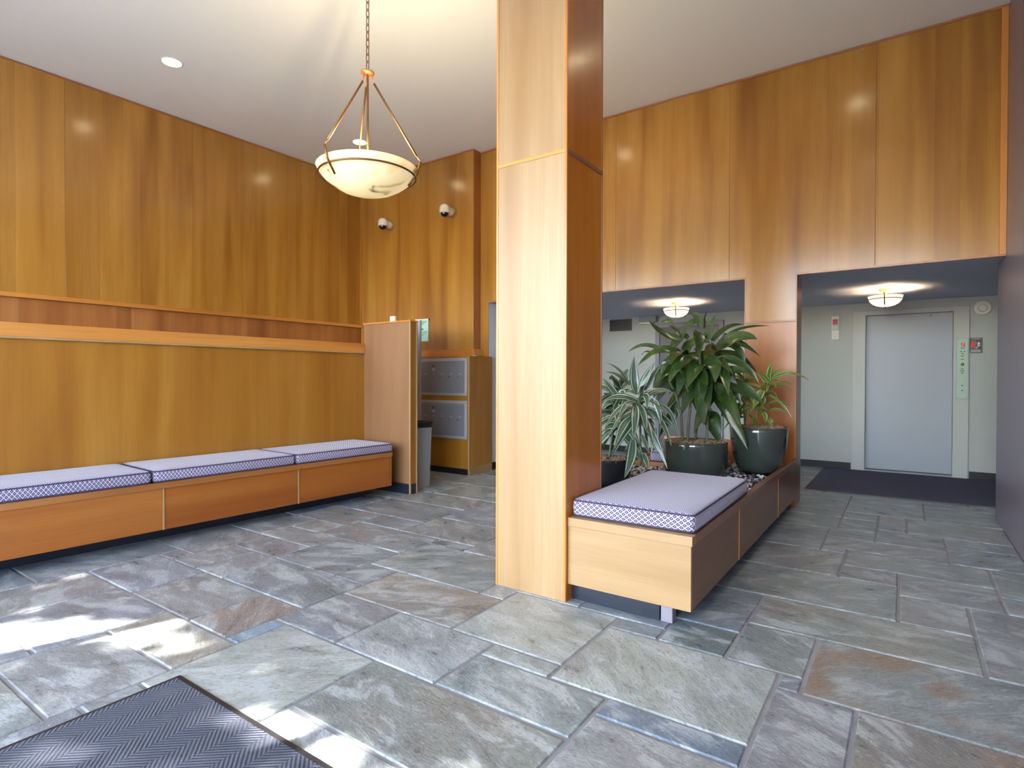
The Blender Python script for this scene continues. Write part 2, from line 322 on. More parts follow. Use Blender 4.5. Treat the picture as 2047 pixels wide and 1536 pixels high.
# floor: bed of mortar + one object for each flagstone
SLABS = "-4.66,-4.15,0.3,1.15;-4.66,-4.15,1.15,1.95;-4.66,-3.96,1.95,2.5;-4.15,-3.96,1.81,1.95;-4.66,-4.08,2.5,3.02;-4.66,-4.36,3.02,3.46;-4.66,-4.21,3.46,4;-4.08,-3.46,2.5,2.77;-3.96,-3.46,2.22,2.5;-3.46,-2.84,2.22,2.77;-2.84,-2.57,2.22,2.5;-4.08,-3.74,2.77,3.02;-4.36,-3.74,3.02,3.46;-3.74,-3.2,2.77,3.18;-3.2,-2.84,2.77,3.18;-3.74,-3.28,3.18,3.46;-4.21,-3.28,3.46,4;-3.28,-2.52,3.18,3.68;-2.84,-2.52,3.05,3.18;-2.84,-1.95,2.5,3.05;-2.52,-1.95,3.05,3.68;-3.28,-2.4,3.68,4.42;-4.2,-3.28,4,4.42;-4.9,-4.2,4,4.42;-4.9,-4.05,4.42,5;-4.05,-2.9,4.42,5;-4.9,-4.3,5,5.5;-4.3,-3.6,5,5.5;-3.6,-2.9,5,5.6;-4.15,-3.54,1.4,1.81;-3.54,-2.91,1.4,1.81;-2.91,-2.57,1.4,1.81;-3.96,-3.68,1.81,2.22;-3.68,-3.35,1.81,2.22;-3.35,-2.57,1.81,2.22;-2.57,-2.47,1.4,1.645;-4.15,-3.69,0.5,1.4;-3.69,-3.1,0.85,1.4;-3.69,-3.1,0.3,0.85;-3.1,-2.47,1.12,1.4;-3.1,-2.47,0.71,1.12;-3.1,-2.47,0.2,0.71;-2.47,-1.84,1,1.655;-1.84,-0.915,1.245,1.655;-1.84,-0.915,0.7,1.245;-2.57,-2.12,1.655,2.07;-2.12,-1.515,1.655,2.07;-1.515,-1.17,1.95,2.07;-1.515,-0.91,1.66,1.95;-2.57,-1.78,2.07,2.5;-1.78,-1.17,2.07,2.65;-1.95,-1.78,2.5,2.65;-1.17,-0.93,2.525,2.65;-0.93,-0.63,2.525,2.81;-1.4,-0.93,2.65,2.81;-1.17,-0.41,1.96,2.525;-0.63,-0.32,2.525,2.955;-0.41,-0.32,2.4,2.525;-0.91,-0.41,1.83,1.96;-0.91,-0.41,1.2,1.83;-0.41,-0.135,1.6,2.4;-0.135,0.66,1.6,2.4;-0.32,0.66,2.4,2.96;-0.63,0.28,2.96,3.395;0.28,0.66,2.96,3.815;-1.4,-0.63,2.81,3.39;-0.02,0.28,3.395,3.815;-1.4,-0.02,3.39,3.96;-1.4,-0.325,3.96,4.52;-0.325,-0.02,3.96,4.24;-0.02,0.44,3.815,4.24;-0.325,0.44,4.24,4.64;0.44,0.66,3.815,4.1;0.44,0.66,4.1,4.66;-1.4,-0.485,4.52,5.22;-0.485,0.25,4.64,4.96;-0.485,-0.175,4.96,5.25;-0.175,0.25,4.96,5.38;0.25,0.66,4.66,5.12;0.25,0.66,5.12,5.39;-1.4,-0.44,5.22,5.68;-0.44,-0.175,5.25,5.67;-0.175,0.02,5.38,5.96;0.02,0.66,5.39,5.96;-1.4,-0.44,5.68,6.54;-0.44,-0.175,5.67,5.96;-0.44,0.15,5.96,6.55;0.15,1,5.96,6.6;-6.9,-6.1,-1.6,-0.8;-6.9,-6.1,-0.8,0.2;-6.9,-5.9,0.2,1;-6.9,-6.1,1,1.6;-6.9,-6.1,1.6,2.2;-6.9,-5.9,2.2,3.2;-6.9,-5.9,3.2,3.8;-6.9,-6.1,3.8,4.8;-6.9,-5.7,4.8,5.6;-6.9,-5.9,5.6,6.2;-6.9,-6.1,6.2,7;-6.9,-6.1,7,7.6;-6.9,-5.7,7.6,8.4;-6.9,-5.9,8.4,8.8;-6.1,-5.3,-1.6,-0.8;-6.1,-5.1,-0.8,0.2;-6.1,-4.9,1,1.8;-6.1,-5.3,1.8,2.2;-6.1,-5.1,3.8,4.8;-6.1,-5.1,6.2,7.2;-6.1,-5.3,7.2,7.6;-5.9,-5.1,0.2,1;-5.9,-4.9,2.2,2.8;-5.9,-4.7,2.8,3.6;-5.9,-5.1,3.6,3.8;-5.9,-4.7,5.6,6.2;-5.9,-4.9,8.4,8.8;-5.7,-4.9,4.8,5.6;-5.7,-4.7,7.6,8.4;-5.3,-4.3,-1.6,-0.8;-5.3,-4.66,1.8,2.2;-5.3,-4.5,7.2,7.6;-5.1,-4.1,-0.8,-0.2;-5.1,-4.66,-0.2,0.4;-5.1,-4.66,0.4,1;-5.1,-4.9,3.6,4.6;-5.1,-4.9,4.6,4.8;-5.1,-4.1,6.2,7.2;-4.9,-4.66,1,1.6;-4.9,-4.66,1.6,1.8;-4.9,-4.66,2.2,2.8;-4.9,-4.66,3.6,4;-4.9,-3.7,5.5,5.6;-4.9,-3.9,8.4,8.8;-4.7,-3.5,5.6,6.2;-4.7,-3.7,7.6,8.4;-4.66,-3.46,-0.2,0.3;-4.5,-3.5,7.2,7.6;-4.3,-3.5,-1.6,-0.8;-4.15,-3.69,0.3,0.5;-4.1,-2.9,-0.8,-0.2;-4.1,-3.3,6.2,6.8;-4.1,-3.1,6.8,7.2;-3.9,-2.9,8.4,8.8;-3.7,-3.6,5.5,5.6;-3.7,-2.7,7.6,8.4;-3.5,-2.7,-1.6,-0.8;-3.5,-2.3,5.6,6.2;-3.5,-2.5,7.2,7.6;-3.46,-3.1,-0.2,0.3;-3.3,-2.3,6.2,6.8;-3.1,-1.9,-0.2,0.2;-3.1,-1.9,6.8,7.2;-2.9,-2.1,-0.8,-0.2;-2.9,-1.7,4.42,5.02;-2.9,-1.9,5.02,5.6;-2.9,-2.1,8.4,8.8;-2.7,-1.7,-1.6,-0.8;-2.7,-1.9,7.6,8.4;-2.5,-1.5,7.2,7.6;-2.47,-1.84,0.2,0.8;-2.47,-1.84,0.8,1;-2.4,-1.4,3.68,4.42;-2.3,-1.5,5.6,6.4;-2.3,-1.5,6.4,6.8;-2.1,-1.3,-0.8,-0.2;-2.1,-1.3,8.4,8.8;-1.95,-1.4,2.65,3.65;-1.9,-0.7,-0.2,0.2;-1.9,-1.4,5.02,5.6;-1.9,-0.7,6.8,7.2;-1.9,-0.7,7.6,8.2;-1.9,-0.9,8.2,8.4;-1.84,-1.04,0.2,0.7;-1.7,-0.7,-1.6,-0.8;-1.7,-1.4,4.42,5.02;-1.5,-1.4,5.6,6.4;-1.5,-1.4,6.4,6.8;-1.5,-0.7,7.2,7.6;-1.4,-0.44,6.54,6.8;-1.3,-0.5,-0.8,-0.2;-1.3,-0.3,8.4,8.8;-1.04,-0.24,0.2,0.7;-0.91,-0.11,0.7,1.2;-0.9,0.1,8.2,8.4;-0.7,0.1,-1.6,-0.8;-0.7,0.1,-0.2,0.2;-0.7,0.5,6.8,7.4;-0.7,0.5,7.4,8.2;-0.5,0.7,-0.8,-0.2;-0.485,-0.325,4.52,4.64;-0.44,0.15,6.55,6.8;-0.41,0.59,1.2,1.6;-0.3,0.9,8.4,8.8;-0.24,0.76,0.2,0.7;-0.11,1.09,0.7,1.2;0.1,1.1,-1.6,-0.8;0.1,0.9,-0.2,0.2;0.1,1.3,8.2,8.4;0.15,1.15,6.6,6.8;0.5,1.5,6.8,7.8;0.5,1.7,7.8,8.2;0.59,1.39,1.2,1.6;0.66,1.86,1.6,2.2;0.66,1.66,2.2,3.2;0.66,1.46,3.2,3.8;0.66,1.86,3.8,4.8;0.66,1.66,4.8,5.8;0.66,1.66,5.8,5.96;0.7,1.7,-0.8,-0.2;0.76,1.56,0.2,0.7;0.9,1.7,-0.2,0.2;0.9,1.7,8.4,8.8;1,2,5.96,6.56;1.09,1.89,0.7,1.2;1.1,1.9,-1.6,-1;1.1,1.9,-1,-0.8;1.15,2.35,6.6,6.8;1.3,2.5,8.2,8.4;1.39,2.59,1.2,1.6;1.46,2.26,3.2,3.8;1.5,2.3,6.8,7.8;1.56,2.76,0.2,0.7;1.66,2.66,2.2,3.2;1.66,2.66,4.8,5.8;1.66,2.46,5.8,5.96;1.7,2.7,-0.8,-0.2;1.7,2.9,-0.2,0.2;1.7,2.7,7.8,8.2;1.7,2.5,8.4,8.8;1.86,3,1.6,2.2;1.86,2.86,3.8,4.4;1.86,2.86,4.4,4.8;1.89,2.69,0.7,1.2;1.9,2.9,-1.6,-1;1.9,2.7,-1,-0.8;2,3,5.96,6.6;2.26,3,3.2,3.8;2.3,3,6.8,7.8;2.35,3,6.6,6.8;2.46,3,5.8,5.96;2.5,3,8.2,8.8;2.59,3,1.2,1.6;2.66,3,2.2,3.2;2.66,3,4.8,5.6;2.66,3,5.6,5.8;2.69,3,0.7,1.2;2.7,3,-1,-0.2;2.7,3,7.8,8.2;2.76,3,0.2,0.7;2.86,3,3.8,4.4;2.86,3,4.4,4.8;2.9,3,-1.6,-1;2.9,3,-0.2,0.2"
floor = struct(box('floor', 'grout', -7.3, 3.2, -1.7, 8.95, -0.25, -0.006), 'grey flagstone floor with pale mortar joints')
PAL = [(136, 145, 149), (142, 149, 149), (130, 139, 146), (142, 145, 146), (135, 137, 141), (138, 147, 145), (128, 135, 141), (141, 143, 142)]
SPECIAL = {(-0.91, -0.41, 1.83, 1.96): (96, 110, 122, 0.0), (-0.32, 0.66, 2.4, 2.96): (122, 128, 126, 1.7), (-0.135, 0.66, 1.6, 2.4): (122, 118, 112, 1.2), (-0.41, -0.135, 1.6, 2.4): (120, 121, 126, 0.2),
           (-2.57, -2.47, 1.4, 1.645): (116, 134, 146, 0), (-2.91, -2.57, 1.4, 1.81): (124, 118, 114, 0.4), (-2.57, -1.78, 2.07, 2.5): (128, 126, 120, 0.4), (-4.15, -3.54, 1.4, 1.81): (122, 127, 136, 0), (-3.69, -3.1, 0.85, 1.4): (122, 126, 132, 0),
           (-1.17, -0.41, 1.96, 2.525): (140, 146, 140, 0.0), (-1.84, -0.915, 1.245, 1.655): (118, 122, 118, 0.4), (-1.515, -0.91, 1.66, 1.95): (118, 128, 128, 0), (-2.12, -1.515, 1.655, 2.07): (136, 142, 144, 0), (-3.1, -2.47, 1.12, 1.4): (132, 130, 122, 0.2), (-2.47, -1.84, 1.0, 1.655): (140, 146, 140, 0.1),
           (-1.78, -1.17, 2.07, 2.65): (140, 146, 142, 0.15), (-2.84, -2.52, 3.05, 3.18): (88, 92, 96, 0), (-0.63, -0.32, 2.525, 2.955): (116, 122, 118, 0.0), (-0.63, 0.28, 2.96, 3.395): (124, 126, 120, 0.35), (-0.93, -0.63, 2.525, 2.81): (94, 104, 104, 0), (-0.95, -0.63, 2.81, 3.39): (86, 86, 90, 0)}
rs = random.Random(11)
for rec in SLABS.split(';'):
    x0, x1, y0, y1 = map(float, rec.split(','))
    key = (x0, x1, y0, y1); J = 0.0075
    cx, cy = (x0 + x1) / 2, (y0 + y1) / 2; hx, hy = (x1 - x0) / 2 - J, (y1 - y0) / 2 - J
    if hx < 0.015 or hy < 0.015: continue
    dz = rs.uniform(-0.0012, 0.0012); e = 0.0045; jt = lambda: rs.uniform(-0.002, 0.002)
    m = MB(); cor = [(-hx + jt(), -hy + jt()), (hx + jt(), -hy + jt()), (hx + jt(), hy + jt()), (-hx + jt(), hy + jt())]
    m.v = [(a, b, -0.03) for a, b in cor] + [(a, b, -0.004) for a, b in cor] + [(a - math.copysign(e, a), b - math.copysign(e, b), dz) for a, b in cor]
    m.f = [(i, (i + 1) % 4, 4 + (i + 1) % 4, 4 + i) for i in range(4)] + [(4 + i, 4 + (i + 1) % 4, 8 + (i + 1) % 4, 8 + i) for i in range(4)] + [(8, 9, 10, 11)]
    o = m.build('slab', 'slate', floor); o.location = (cx, cy, 0)
    k_ = 1.0
    if key in SPECIAL: r, g, b, al = SPECIAL[key]; k_ = 1.12
    else: r, g, b = rs.choice(PAL); al = rs.choice([0, 0, 0, 0.15, 0.3, 0.5])
    o.color = srgb(min(160, r * k_), min(165, g * k_), min(170, b * k_))[:3] + (al,)

ceiling = struct(box('ceiling', 'plaster', -7.3, 0.9, -1.75, 6.0, CEIL, CEIL + 0.2), 'white textured plaster ceiling of the lobby')
# ceiling edge strip of the back wall and the far left wall come with those walls
def sheet(parent, mat, poly, y0, y1, axis='y', name='panel'):
    return MB().prism(poly, y0, y1, axis).build(name, mat, parent, 'z', 0.0015)

# back wall: hollow head wall over the two openings, faced with four-foot veneer sheets
wall_back = struct(MB().box(-4.47, XR, YW + 0.013, YF, SOF, CEIL).build('wall_back', 'hall_ceiling'), 'tall veneered wall over the openings to the lift hall')
def rect(a, b, c, d): return [(a, c), (b, c), (b, d), (a, d)]
G = 0.0008
sheet(wall_back, 'wood_wall', [(-4.66 + G, 0.0), (-4.46, 0.0), (-4.46, SOF), (-3.90 - G, SOF), (-3.90 - G, CEIL - 0.02), (-4.66 + G, CEIL - 0.02)], YW, YW + 0.012)
sheet(wall_back, 'wood_wall', rect(-3.90 + G, -2.68 - G, SOF, CEIL - 0.02), YW, YW + 0.012)
sheet(wall_back, 'wood_wall', rect(-2.68 + G, -1.455 - G, SOF, CEIL - 0.02), YW, YW + 0.012)
sheet(wall_back, 'wood_wall', [(-1.455 + G, SOF), (-1.30, SOF), (-1.30, 1.752), (-0.846, 1.752), (-0.846, SOF), (-0.226 - G, SOF), (-0.226 - G, CEIL - 0.02), (-1.455 + G, CEIL - 0.02)], YW, YW + 0.012)
sheet(wall_back, 'wood_wall', rect(-0.226 + G, XR - 0.045, SOF, CEIL - 0.02), YW, YW + 0.012)
box('column_core', 'hall_wall', -1.288, -0.858, YW + 0.013, YF, 0, SOF, wall_back)
box('column_panel', 'wood_red', -1.30, -0.846, YW, YW + 0.012, 0, 1.738, wall_back, 'z', 0.0015)
box('column_side', 'wood_edge', -0.858, -0.846, YW + 0.0125, YF, 0, SOF, wall_back, 'z')
box('column_side', 'wood_edge', -1.30, -1.288, YW + 0.0125, YF, 0, SOF, wall_back, 'z')
box('column_strip', 'wood_edge', -1.303, -0.848, YW - 0.008, YW + 0.004, 1.737, 1.754, wall_back, 'x', 0.002)
for a, b in ((-4.46, -1.30), (-0.846, XR)): box('soffit_edge', 'wood_edge', a, b, YW - 0.004, YW + 0.03, SOF - 0.012, SOF + 0.006, wall_back, 'x', 0.001)
for a in (-1.306, -0.852): box('opening_edge', 'wood_edge', a, a + 0.012, YW - 0.004, YW + 0.008, 0, SOF, wall_back, 'z', 0.001)
box('ceiling_strip', 'wood_edge', -4.66, XR, YW - 0.012, YW + 0.01, CEIL - 0.022, CEIL - 0.004, wall_back, 'x', 0.001)
box('corner_strip', 'wood_trim', XR - 0.045, XR - 0.001, YW - 0.012, YW + 0.01, SOF, CEIL - 0.02, wall_back, 'z', 0.002)

# right wall: painted, ends flush with the back of the head wall
wall_right = struct(box('wall_right', 'right_wall', XR, XR + 0.22, -1.6, 6.40, 0.0, CEIL, None, 'z', 0.006), 'smooth grey-lilac painted wall at the right edge')
# far left wall behind the mail area
wall_left = struct(box('wall_left', 'wood_edge', -0.2, 0.0, -3.35, 4.35, 0.0, CEIL), 'tall wood veneered wall on the far left'); wall_left.location = (-6.876, 1.666, 0); wall_left.rotation_euler = (0, 0, -math.radians(1.8))
ys = [-3.3, -1.97, -0.74, 0.48, 1.69, 2.90, 4.11]
for a, b in zip(ys, ys[1:]): box('panel', 'wood_wall', 0.0, 0.013, a + G, b - G, 1.985, CEIL - 0.02, wall_left, 'z', 0.0015)
ys = [-3.3, -2.3, -1.1, 0.12, 1.05, 2.25, 3.4, 4.11]
for a, b in zip(ys, ys[1:]): box('lower_panel', 'wood_edge', 0.0, 0.011, a + G, b - G, 0.0, 1.945, wall_left, 'z', 0.0015)
box('rail', 'wood_trim', 0.0, 0.045, -3.3, 4.11, 1.944, 1.986, wall_left, 'y', 0.003)
box('ceiling_strip', 'wood_edge', 0.0, 0.022, -3.3, 4.11, CEIL - 0.022, CEIL - 0.004, wall_left, 'y', 0.001)
box('corner_strip', 'wood_trim', 0.0, 0.022, 4.085, 4.108, 1.986, CEIL - 0.03, wall_left, 'z', 0.001)
# mail room wall (the wall with the two cameras) with the board under it
wall_mail = struct(box('wall_mail', 'wood_edge', -6.95, -4.60, 5.79, 6.25, 1.5, CEIL), 'wood veneered wall above the mailboxes')
xs = [-6.745, -5.52, -4.59]
for a, b in zip(xs, xs[1:]): box('panel', 'wood_wall', a + G, b - G, 5.777, 5.789, 1.572, CEIL - 0.02, wall_mail, 'z', 0.0015)
box('side_panel', 'wood_edge', -4.60, -4.588, 5.7895, YW, 1.572, CEIL - 0.005, wall_mail, 'z')
box('ceiling_strip', 'wood_edge', -6.745, -4.585, 5.766, 5.786, CEIL - 0.022, CEIL - 0.004, wall_mail, 'x', 0.001)
box('bottom_board', 'wood_trim', -6.74, -4.555, 5.745, YW - 0.002, 1.489, 1.572, wall_mail, 'x', 0.003)
# front of the building behind the camera: glazing with slim frames
wall_front = struct(MB().box(-7.3, 0.9, -1.62, -1.5, 3.45, CEIL).box(-7.3, -6.7, -1.62, -1.5, 0, 3.45).box(0.5, 0.9, -1.62, -1.5, 0, 3.45).build('wall_front', 'hall_wall'), 'glazed street front of the lobby')
for k in range(6):
    x = -6.7 + k * 1.44
    box('mullion', 'dark_grey', x - 0.03, x + 0.03, -1.61, -1.51, 0, 3.45, wall_front)
    if k < 5: box('pane', 'glass', x + 0.03, x + 1.41, -1.565, -1.555, 0.1, 3.42, wall_front)
box('sill_rail', 'dark_grey', -6.7, 0.5, -1.61, -1.51, 0.0, 0.1, wall_front)
# lift hall
wall_hall = struct(MB().prism([(-4.6, 0), (-0.47, 0), (-0.47, 2.06), (0.52, 2.06), (0.52, 0), (3.2, 0), (3.2, SOF + 0.1), (-4.6, SOF + 0.1)], YH, YH + 0.15).build('wall_hall_back', 'hall_wall'), 'off-white back wall of the lift hall')
box('shaft', 'black', -0.47, 0.52, YH + 0.13, YH + 0.16, 0, 2.06, wall_hall)
box('wall_base', 'black_base', -4.46, -3.26, YH - 0.006, YH, 0, 0.09, wall_hall); box('wall_base', 'black_base', -2.21, -0.585, YH - 0.006, YH, 0, 0.09, wall_hall); box('wall_base', 'black_base', 0.64, 3.1, YH - 0.006, YH, 0, 0.09, wall_hall)
wall_hall_left = struct(box('wall_hall_left', 'hall_side', -4.62, -4.46, YF - 0.32, YH, 0, SOF), 'pale wall at the left end of the lift hall')
box('wall_base', 'black_base', -4.46, -4.454, YW + 0.02, YH, 0, 0.09, wall_hall_left)
wall_hall_right = struct(box('wall_hall_right', 'hall_wall', 3.05, 3.2, 6.4, YH, 0, SOF), 'end wall of the lift hall')
wall_hall_front = struct(box('wall_hall_front', 'hall_wall', XR + 0.22, 3.2, 6.25, 6.40, 0, SOF), 'lift hall wall behind the right wall')
hall_ceiling = struct(box('ceiling_hall', 'hall_ceiling', -4.7, 3.2, YF, YH + 0.05, SOF, SOF + 0.12), 'low painted ceiling of the lift hall')
# pillar
pillar = struct(box('pillar', 'wood_edge', -1.936, -1.497, 2.676, 3.085, 0, CEIL), 'square wood-clad pillar in the middle of the lobby')
ZT = 2.41
for z0, z1 in ((0.0, ZT - 0.008), (ZT + 0.012, CEIL - 0.002)):
    box('front_panel', 'wood_pale', -1.936, -1.497, 2.664, 2.676, z0, z1, pillar, 'z', 0.001)
    box('back_panel', 'wood_red', -1.936, -1.497, 3.085, 3.097, z0, z1, pillar, 'z', 0.001)
    box('side_panel', 'wood_orange', -1.497, -1.487, 2.675, 3.086, z0, z1, pillar, 'z', 0.001)
    box('side_panel', 'wood_red', -1.946, -1.936, 2.675, 3.086, z0, z1, pillar, 'z', 0.001)
for cx in (-1.947, -1.499):
    for cy in (2.661, 3.084): box('corner_strip', 'wood_trim' if cy < 3 else 'wood_edge', cx, cx + 0.014, cy, cy + 0.014, 0, CEIL - 0.002, pillar, 'z', 0.002)
box('belt_strip', 'wood_trim', -1.936, -1.497, 2.661, 2.672, ZT - 0.008, ZT + 0.012, pillar, 'x', 0.002)
for a in (-1.497, -1.948): box('belt_strip', 'wood_shaded', a, a + 0.014, 2.672, 3.09, ZT - 0.010, ZT + 0.014, pillar, 'y', 0.002)
# low wall behind the long bench
LR = -math.radians(2.41)
wall_low = struct(box('wall_bench', 'wood_edge', -0.12, -0.012, -5.4, 0.0, 0, 1.47), 'low veneered wall backing the long bench'); wall_low.location = (-4.873, 4.218, 0); wall_low.rotation_euler = (0, 0, LR)
for a, b in ((-5.4, -3.66), (-3.66, -1.22), (-1.22, -0.002)): box('panel', 'wood_low', -0.012, 0.0, a + 0.0005, b - 0.0005, 0.0, 1.47, wall_low, 'z', 0.001)
box('cap_board', 'wood_trim', -0.14, 0.014, -5.4, -0.002, 1.474, 1.570, wall_low, 'y', 0.003)
box('cap_bead', 'wood_pale', 0.0, 0.020, -5.4, -0.002, 1.460, 1.474, wall_low, 'y', 0.004)
# partition at the end of the bench
wall_part = struct(box('wall_partition', 'wood_edge', -4.88, -4.186, 4.229, 4.305, 0.0, 1.775), 'short tall partition at the end of the long bench')
box('front_panel', 'wood_tan', -4.873, -4.186, 4.218, 4.229, 0.105, 1.775, wall_part, 'z', 0.001)
box('back_panel', 'wood_tan', -4.873, -4.186, 4.305, 4.316, 0.105, 1.775, wall_part, 'z', 0.001)
box('end_panel', 'wood_low', -4.186, -4.176, 4.228, 4.306, 0.105, 1.775, wall_part, 'z', 0.001)
for y in (4.213, 4.305): box('corner_strip', 'wood_pale', -4.186, -4.170, y, y + 0.016, 0.0, 1.78, wall_part, 'z', 0.002)
box('top_strip', 'wood_trim', -4.88, -4.168, 4.210, 4.324, 1.776, 1.792, wall_part, 'x', 0.002)
box('wall_base', 'kick', -4.873, -4.187, 4.214, 4.229, 0.0, 0.105, wall_part); box('wall_base', 'kick', -4.186, -4.174, 4.2295, 4.3045, 0.0, 0.105, wall_part)

# outside: paving and a street tree whose leaves break up the sun
ground = struct(box('floor_outside', 'concrete', -40, 40, -45, -1.7, -0.35, -0.15), 'paving outside the glazed front')
def inside(px, py, poly):
    c = False; j = len(poly) - 1
    for i in range(len(poly)):
        (xi, yi), (xj, yj) = poly[i], poly[j]
        if (yi > py) != (yj > py) and px < (xj - xi) * (py - yi) / (yj - yi) + xi: c = not c
        j = i
    return c
GAPS = [[(-3.75, 0.80), (-3.446, 0.969), (-3.151, 1.215), (-2.90, 1.26), (-2.60, 1.20), (-2.80, 1.03), (-3.05, 1.03), (-3.25, 0.74), (-3.6, 0.55)],
        [(-1.95, 1.06), (-1.827, 1.175), (-1.66, 1.19), (-1.38, 1.17), (-1.15, 1.14), (-1.15, 1.09), (-1.54, 1.12), (-1.716, 1.10), (-1.865, 1.05)],
        [(-2.30, 0.72), (-2.0, 0.80), (-1.8, 0.86), (-1.9, 0.78), (-2.2, 0.66)]]
def grow(g, f=1.15, e=0.045):
    cx = sum(p[0] for p in g) / len(g); cy = sum(p[1] for p in g) / len(g)
    return [(cx + (x - cx) * f + math.copysign(e, x - cx), cy + (y - cy) * f + math.copysign(e * 0.9, y - cy)) for x, y in g]
GAPS = [grow(g) for g in GAPS]
tree = thing('street_tree', 'leafy street tree outside the glazed front', 'tree', (-5.2, -7.4, -0.15))
m = MB().tube([(0, 0, 0), (0.1, 0.05, 1.6), (0.2, 0.1, 3.2), (0.6, 0.1, 5.2), (1.2, 0.2, 6.6)], [0.2, 0.17, 0.14, 0.1, 0.05], 10); m.build('trunk', 'bark', tree, smooth=True)
rt = random.Random(5); m = MB(); m.uv = []
for k in range(26000):
    X = rt.uniform(-8.6, 1.9); Y = rt.uniform(-2.0, 1.6); t = rt.uniform(7.6, 10.0)
    if any(inside(X, Y, g) for g in GAPS) and rt.random() < 0.985: continue
    p = Vector((X, Y, 0)) - SUN_DIR * t
    a = Vector((rt.uniform(-1, 1), rt.uniform(-1, 1), rt.uniform(-1, 1))).normalized(); b = a.cross(Vector((rt.uniform(-1, 1), rt.uniform(-1, 1), rt.uniform(-1, 1)))).normalized()
    if abs(a.cross(b).dot(SUN_DIR)) < 0.3: continue
    L = rt.uniform(0.07, 0.12); W = L * 0.55; n = len(m.v); p = p - Vector(tree.location)
    m.v += [tuple(p - a * L), tuple(p + b * W), tuple(p + a * L), tuple(p - b * W)]; m.f.append((n, n + 1, n + 2, n + 3)); m.uv += [(0.5, 0), (1, 0.5), (0.5, 1), (0, 0.5)]
fo = m.build('foliage', 'leaf_tree', tree); fo['kind'] = 'stuff'
m = MB()
for k in range(7):
    q = Vector((-1.5 + k * 0.9, 0.2, 6.4 + 0.3 * (k % 3))); m.tube([(0.5, 0.1, 5.0), tuple((Vector((0.5, 0.1, 5.0)) + q) / 2 + Vector((0, 0, 0.3))), tuple(q)], [0.06, 0.04, 0.015], 6)
m.build('branches', 'bark', tree, smooth=True)

# ------------------------------------------------------------------ the long bench and its cushions
bench = thing('long_bench', 'long built-in wooden bench along the left wall', 'bench', (-4.873, 4.218, 0), LR)
box('seat_board', 'wood_edge', 0.002, 0.628, -5.2, -0.145, 0.405, 0.450, bench, 'y', 0.003)
js = [-5.2, -4.40, -3.33, -2.26, -1.19, -0.165]
for a, b in zip(js, js[1:]): box('front_panel', 'wood_red', 0.600, 0.618, a + 0.006, b - 0.006, 0.110, 0.404, bench, 'y', 0.001)
for a in js[1:-1]: box('divider_strip', 'wood_pale', 0.598, 0.622, a - 0.006, a + 0.006, 0.108, 0.404, bench, 'z', 0.002)
box('end_panel', 'wood_red', 0.05, 0.618, -0.164, -0.147, 0.110, 0.404, bench, 'x', 0.001)
box('kick_plate', 'kick', 0.375, 0.39, -5.2, -0.30, 0.0, 0.11, bench); box('underside', 'wood_edge', 0.02, 0.599, -5.2, -0.165, 0.110, 0.125, bench, 'y')
box('bearer', 'black_base', 0.05, 0.374, -5.2, -0.31, 0.0, 0.109, bench)

def rrect(lx, ly, r, n=5):
    pts = []
    for cx, cy, a0 in ((lx / 2 - r, ly / 2 - r, 0), (-lx / 2 + r, ly / 2 - r, PI / 2), (-lx / 2 + r, -ly / 2 + r, PI), (lx / 2 - r, -ly / 2 + r, 3 * PI / 2)):
        for i in range(n + 1): a = a0 + PI / 2 * i / n; pts.append((cx + r * math.cos(a), cy + r * math.sin(a)))
    return pts
def cushion(label, lx, ly, h, loc, rz, group=None):
    t = thing('seat_cushion', label, 'cushion', loc, rz, group)
    m = MB(); lv = [(0.016, 0.0), (0.005, 0.004), (0.0, 0.014), (-0.003, h * 0.5), (0.0, h - 0.014), (0.006, h - 0.004), (0.018, h), (0.07, h + 0.004), (0.16, h + 0.008), (0.26, h + 0.010)]
    k = None
    for ins, z in lv:
        p = rrect(lx - 2 * ins, ly - 2 * ins, max(0.03 - ins * 0.05, 0.008)); k = len(p); m.v += [(a, b, z) for a, b in p]
    for j in range(len(lv) - 1):
        for i in range(k): m.f.append((j * k + i, j * k + (i + 1) % k, (j + 1) * k + (i + 1) % k, (j + 1) * k + i))
    m.f.append(tuple((len(lv) - 1) * k + i for i in range(k))); m.f.append(tuple(reversed(range(k))))
    c = m.build('cover', 'cloth', t, smooth=True, grain='y' if ly > lx else 'x')
    for z in (0.009, h - 0.008): MB().tube([(a, b, z) for a, b in rrect(lx - 0.002, ly - 0.002, 0.03)], 0.0045, 6, closed=True).build('piping', 'cord', c, smooth=True)
    return t
R2 = Matrix.Rotation(LR, 4, 'Z')
def on_bench(x, y, z): return R2 @ Vector((x, y, 0)) + Vector((-4.873, 4.218, z))
for a, b, lab in ((-3.43, -2.335, 'purple lozenge cushion on the long bench, cut by the left edge of the photo'), (-2.33, -1.225, 'purple lozenge cushion in the middle of the long bench'), (-1.22, -0.135, 'purple lozenge cushion on the long bench nearest the partition')):
    cushion(lab, 0.62, b - a - 0.014, 0.088, tuple(on_bench(0.322, (a + b) / 2, 0.4515)), LR + random.uniform(-0.004, 0.004), 'cushions of the long bench')

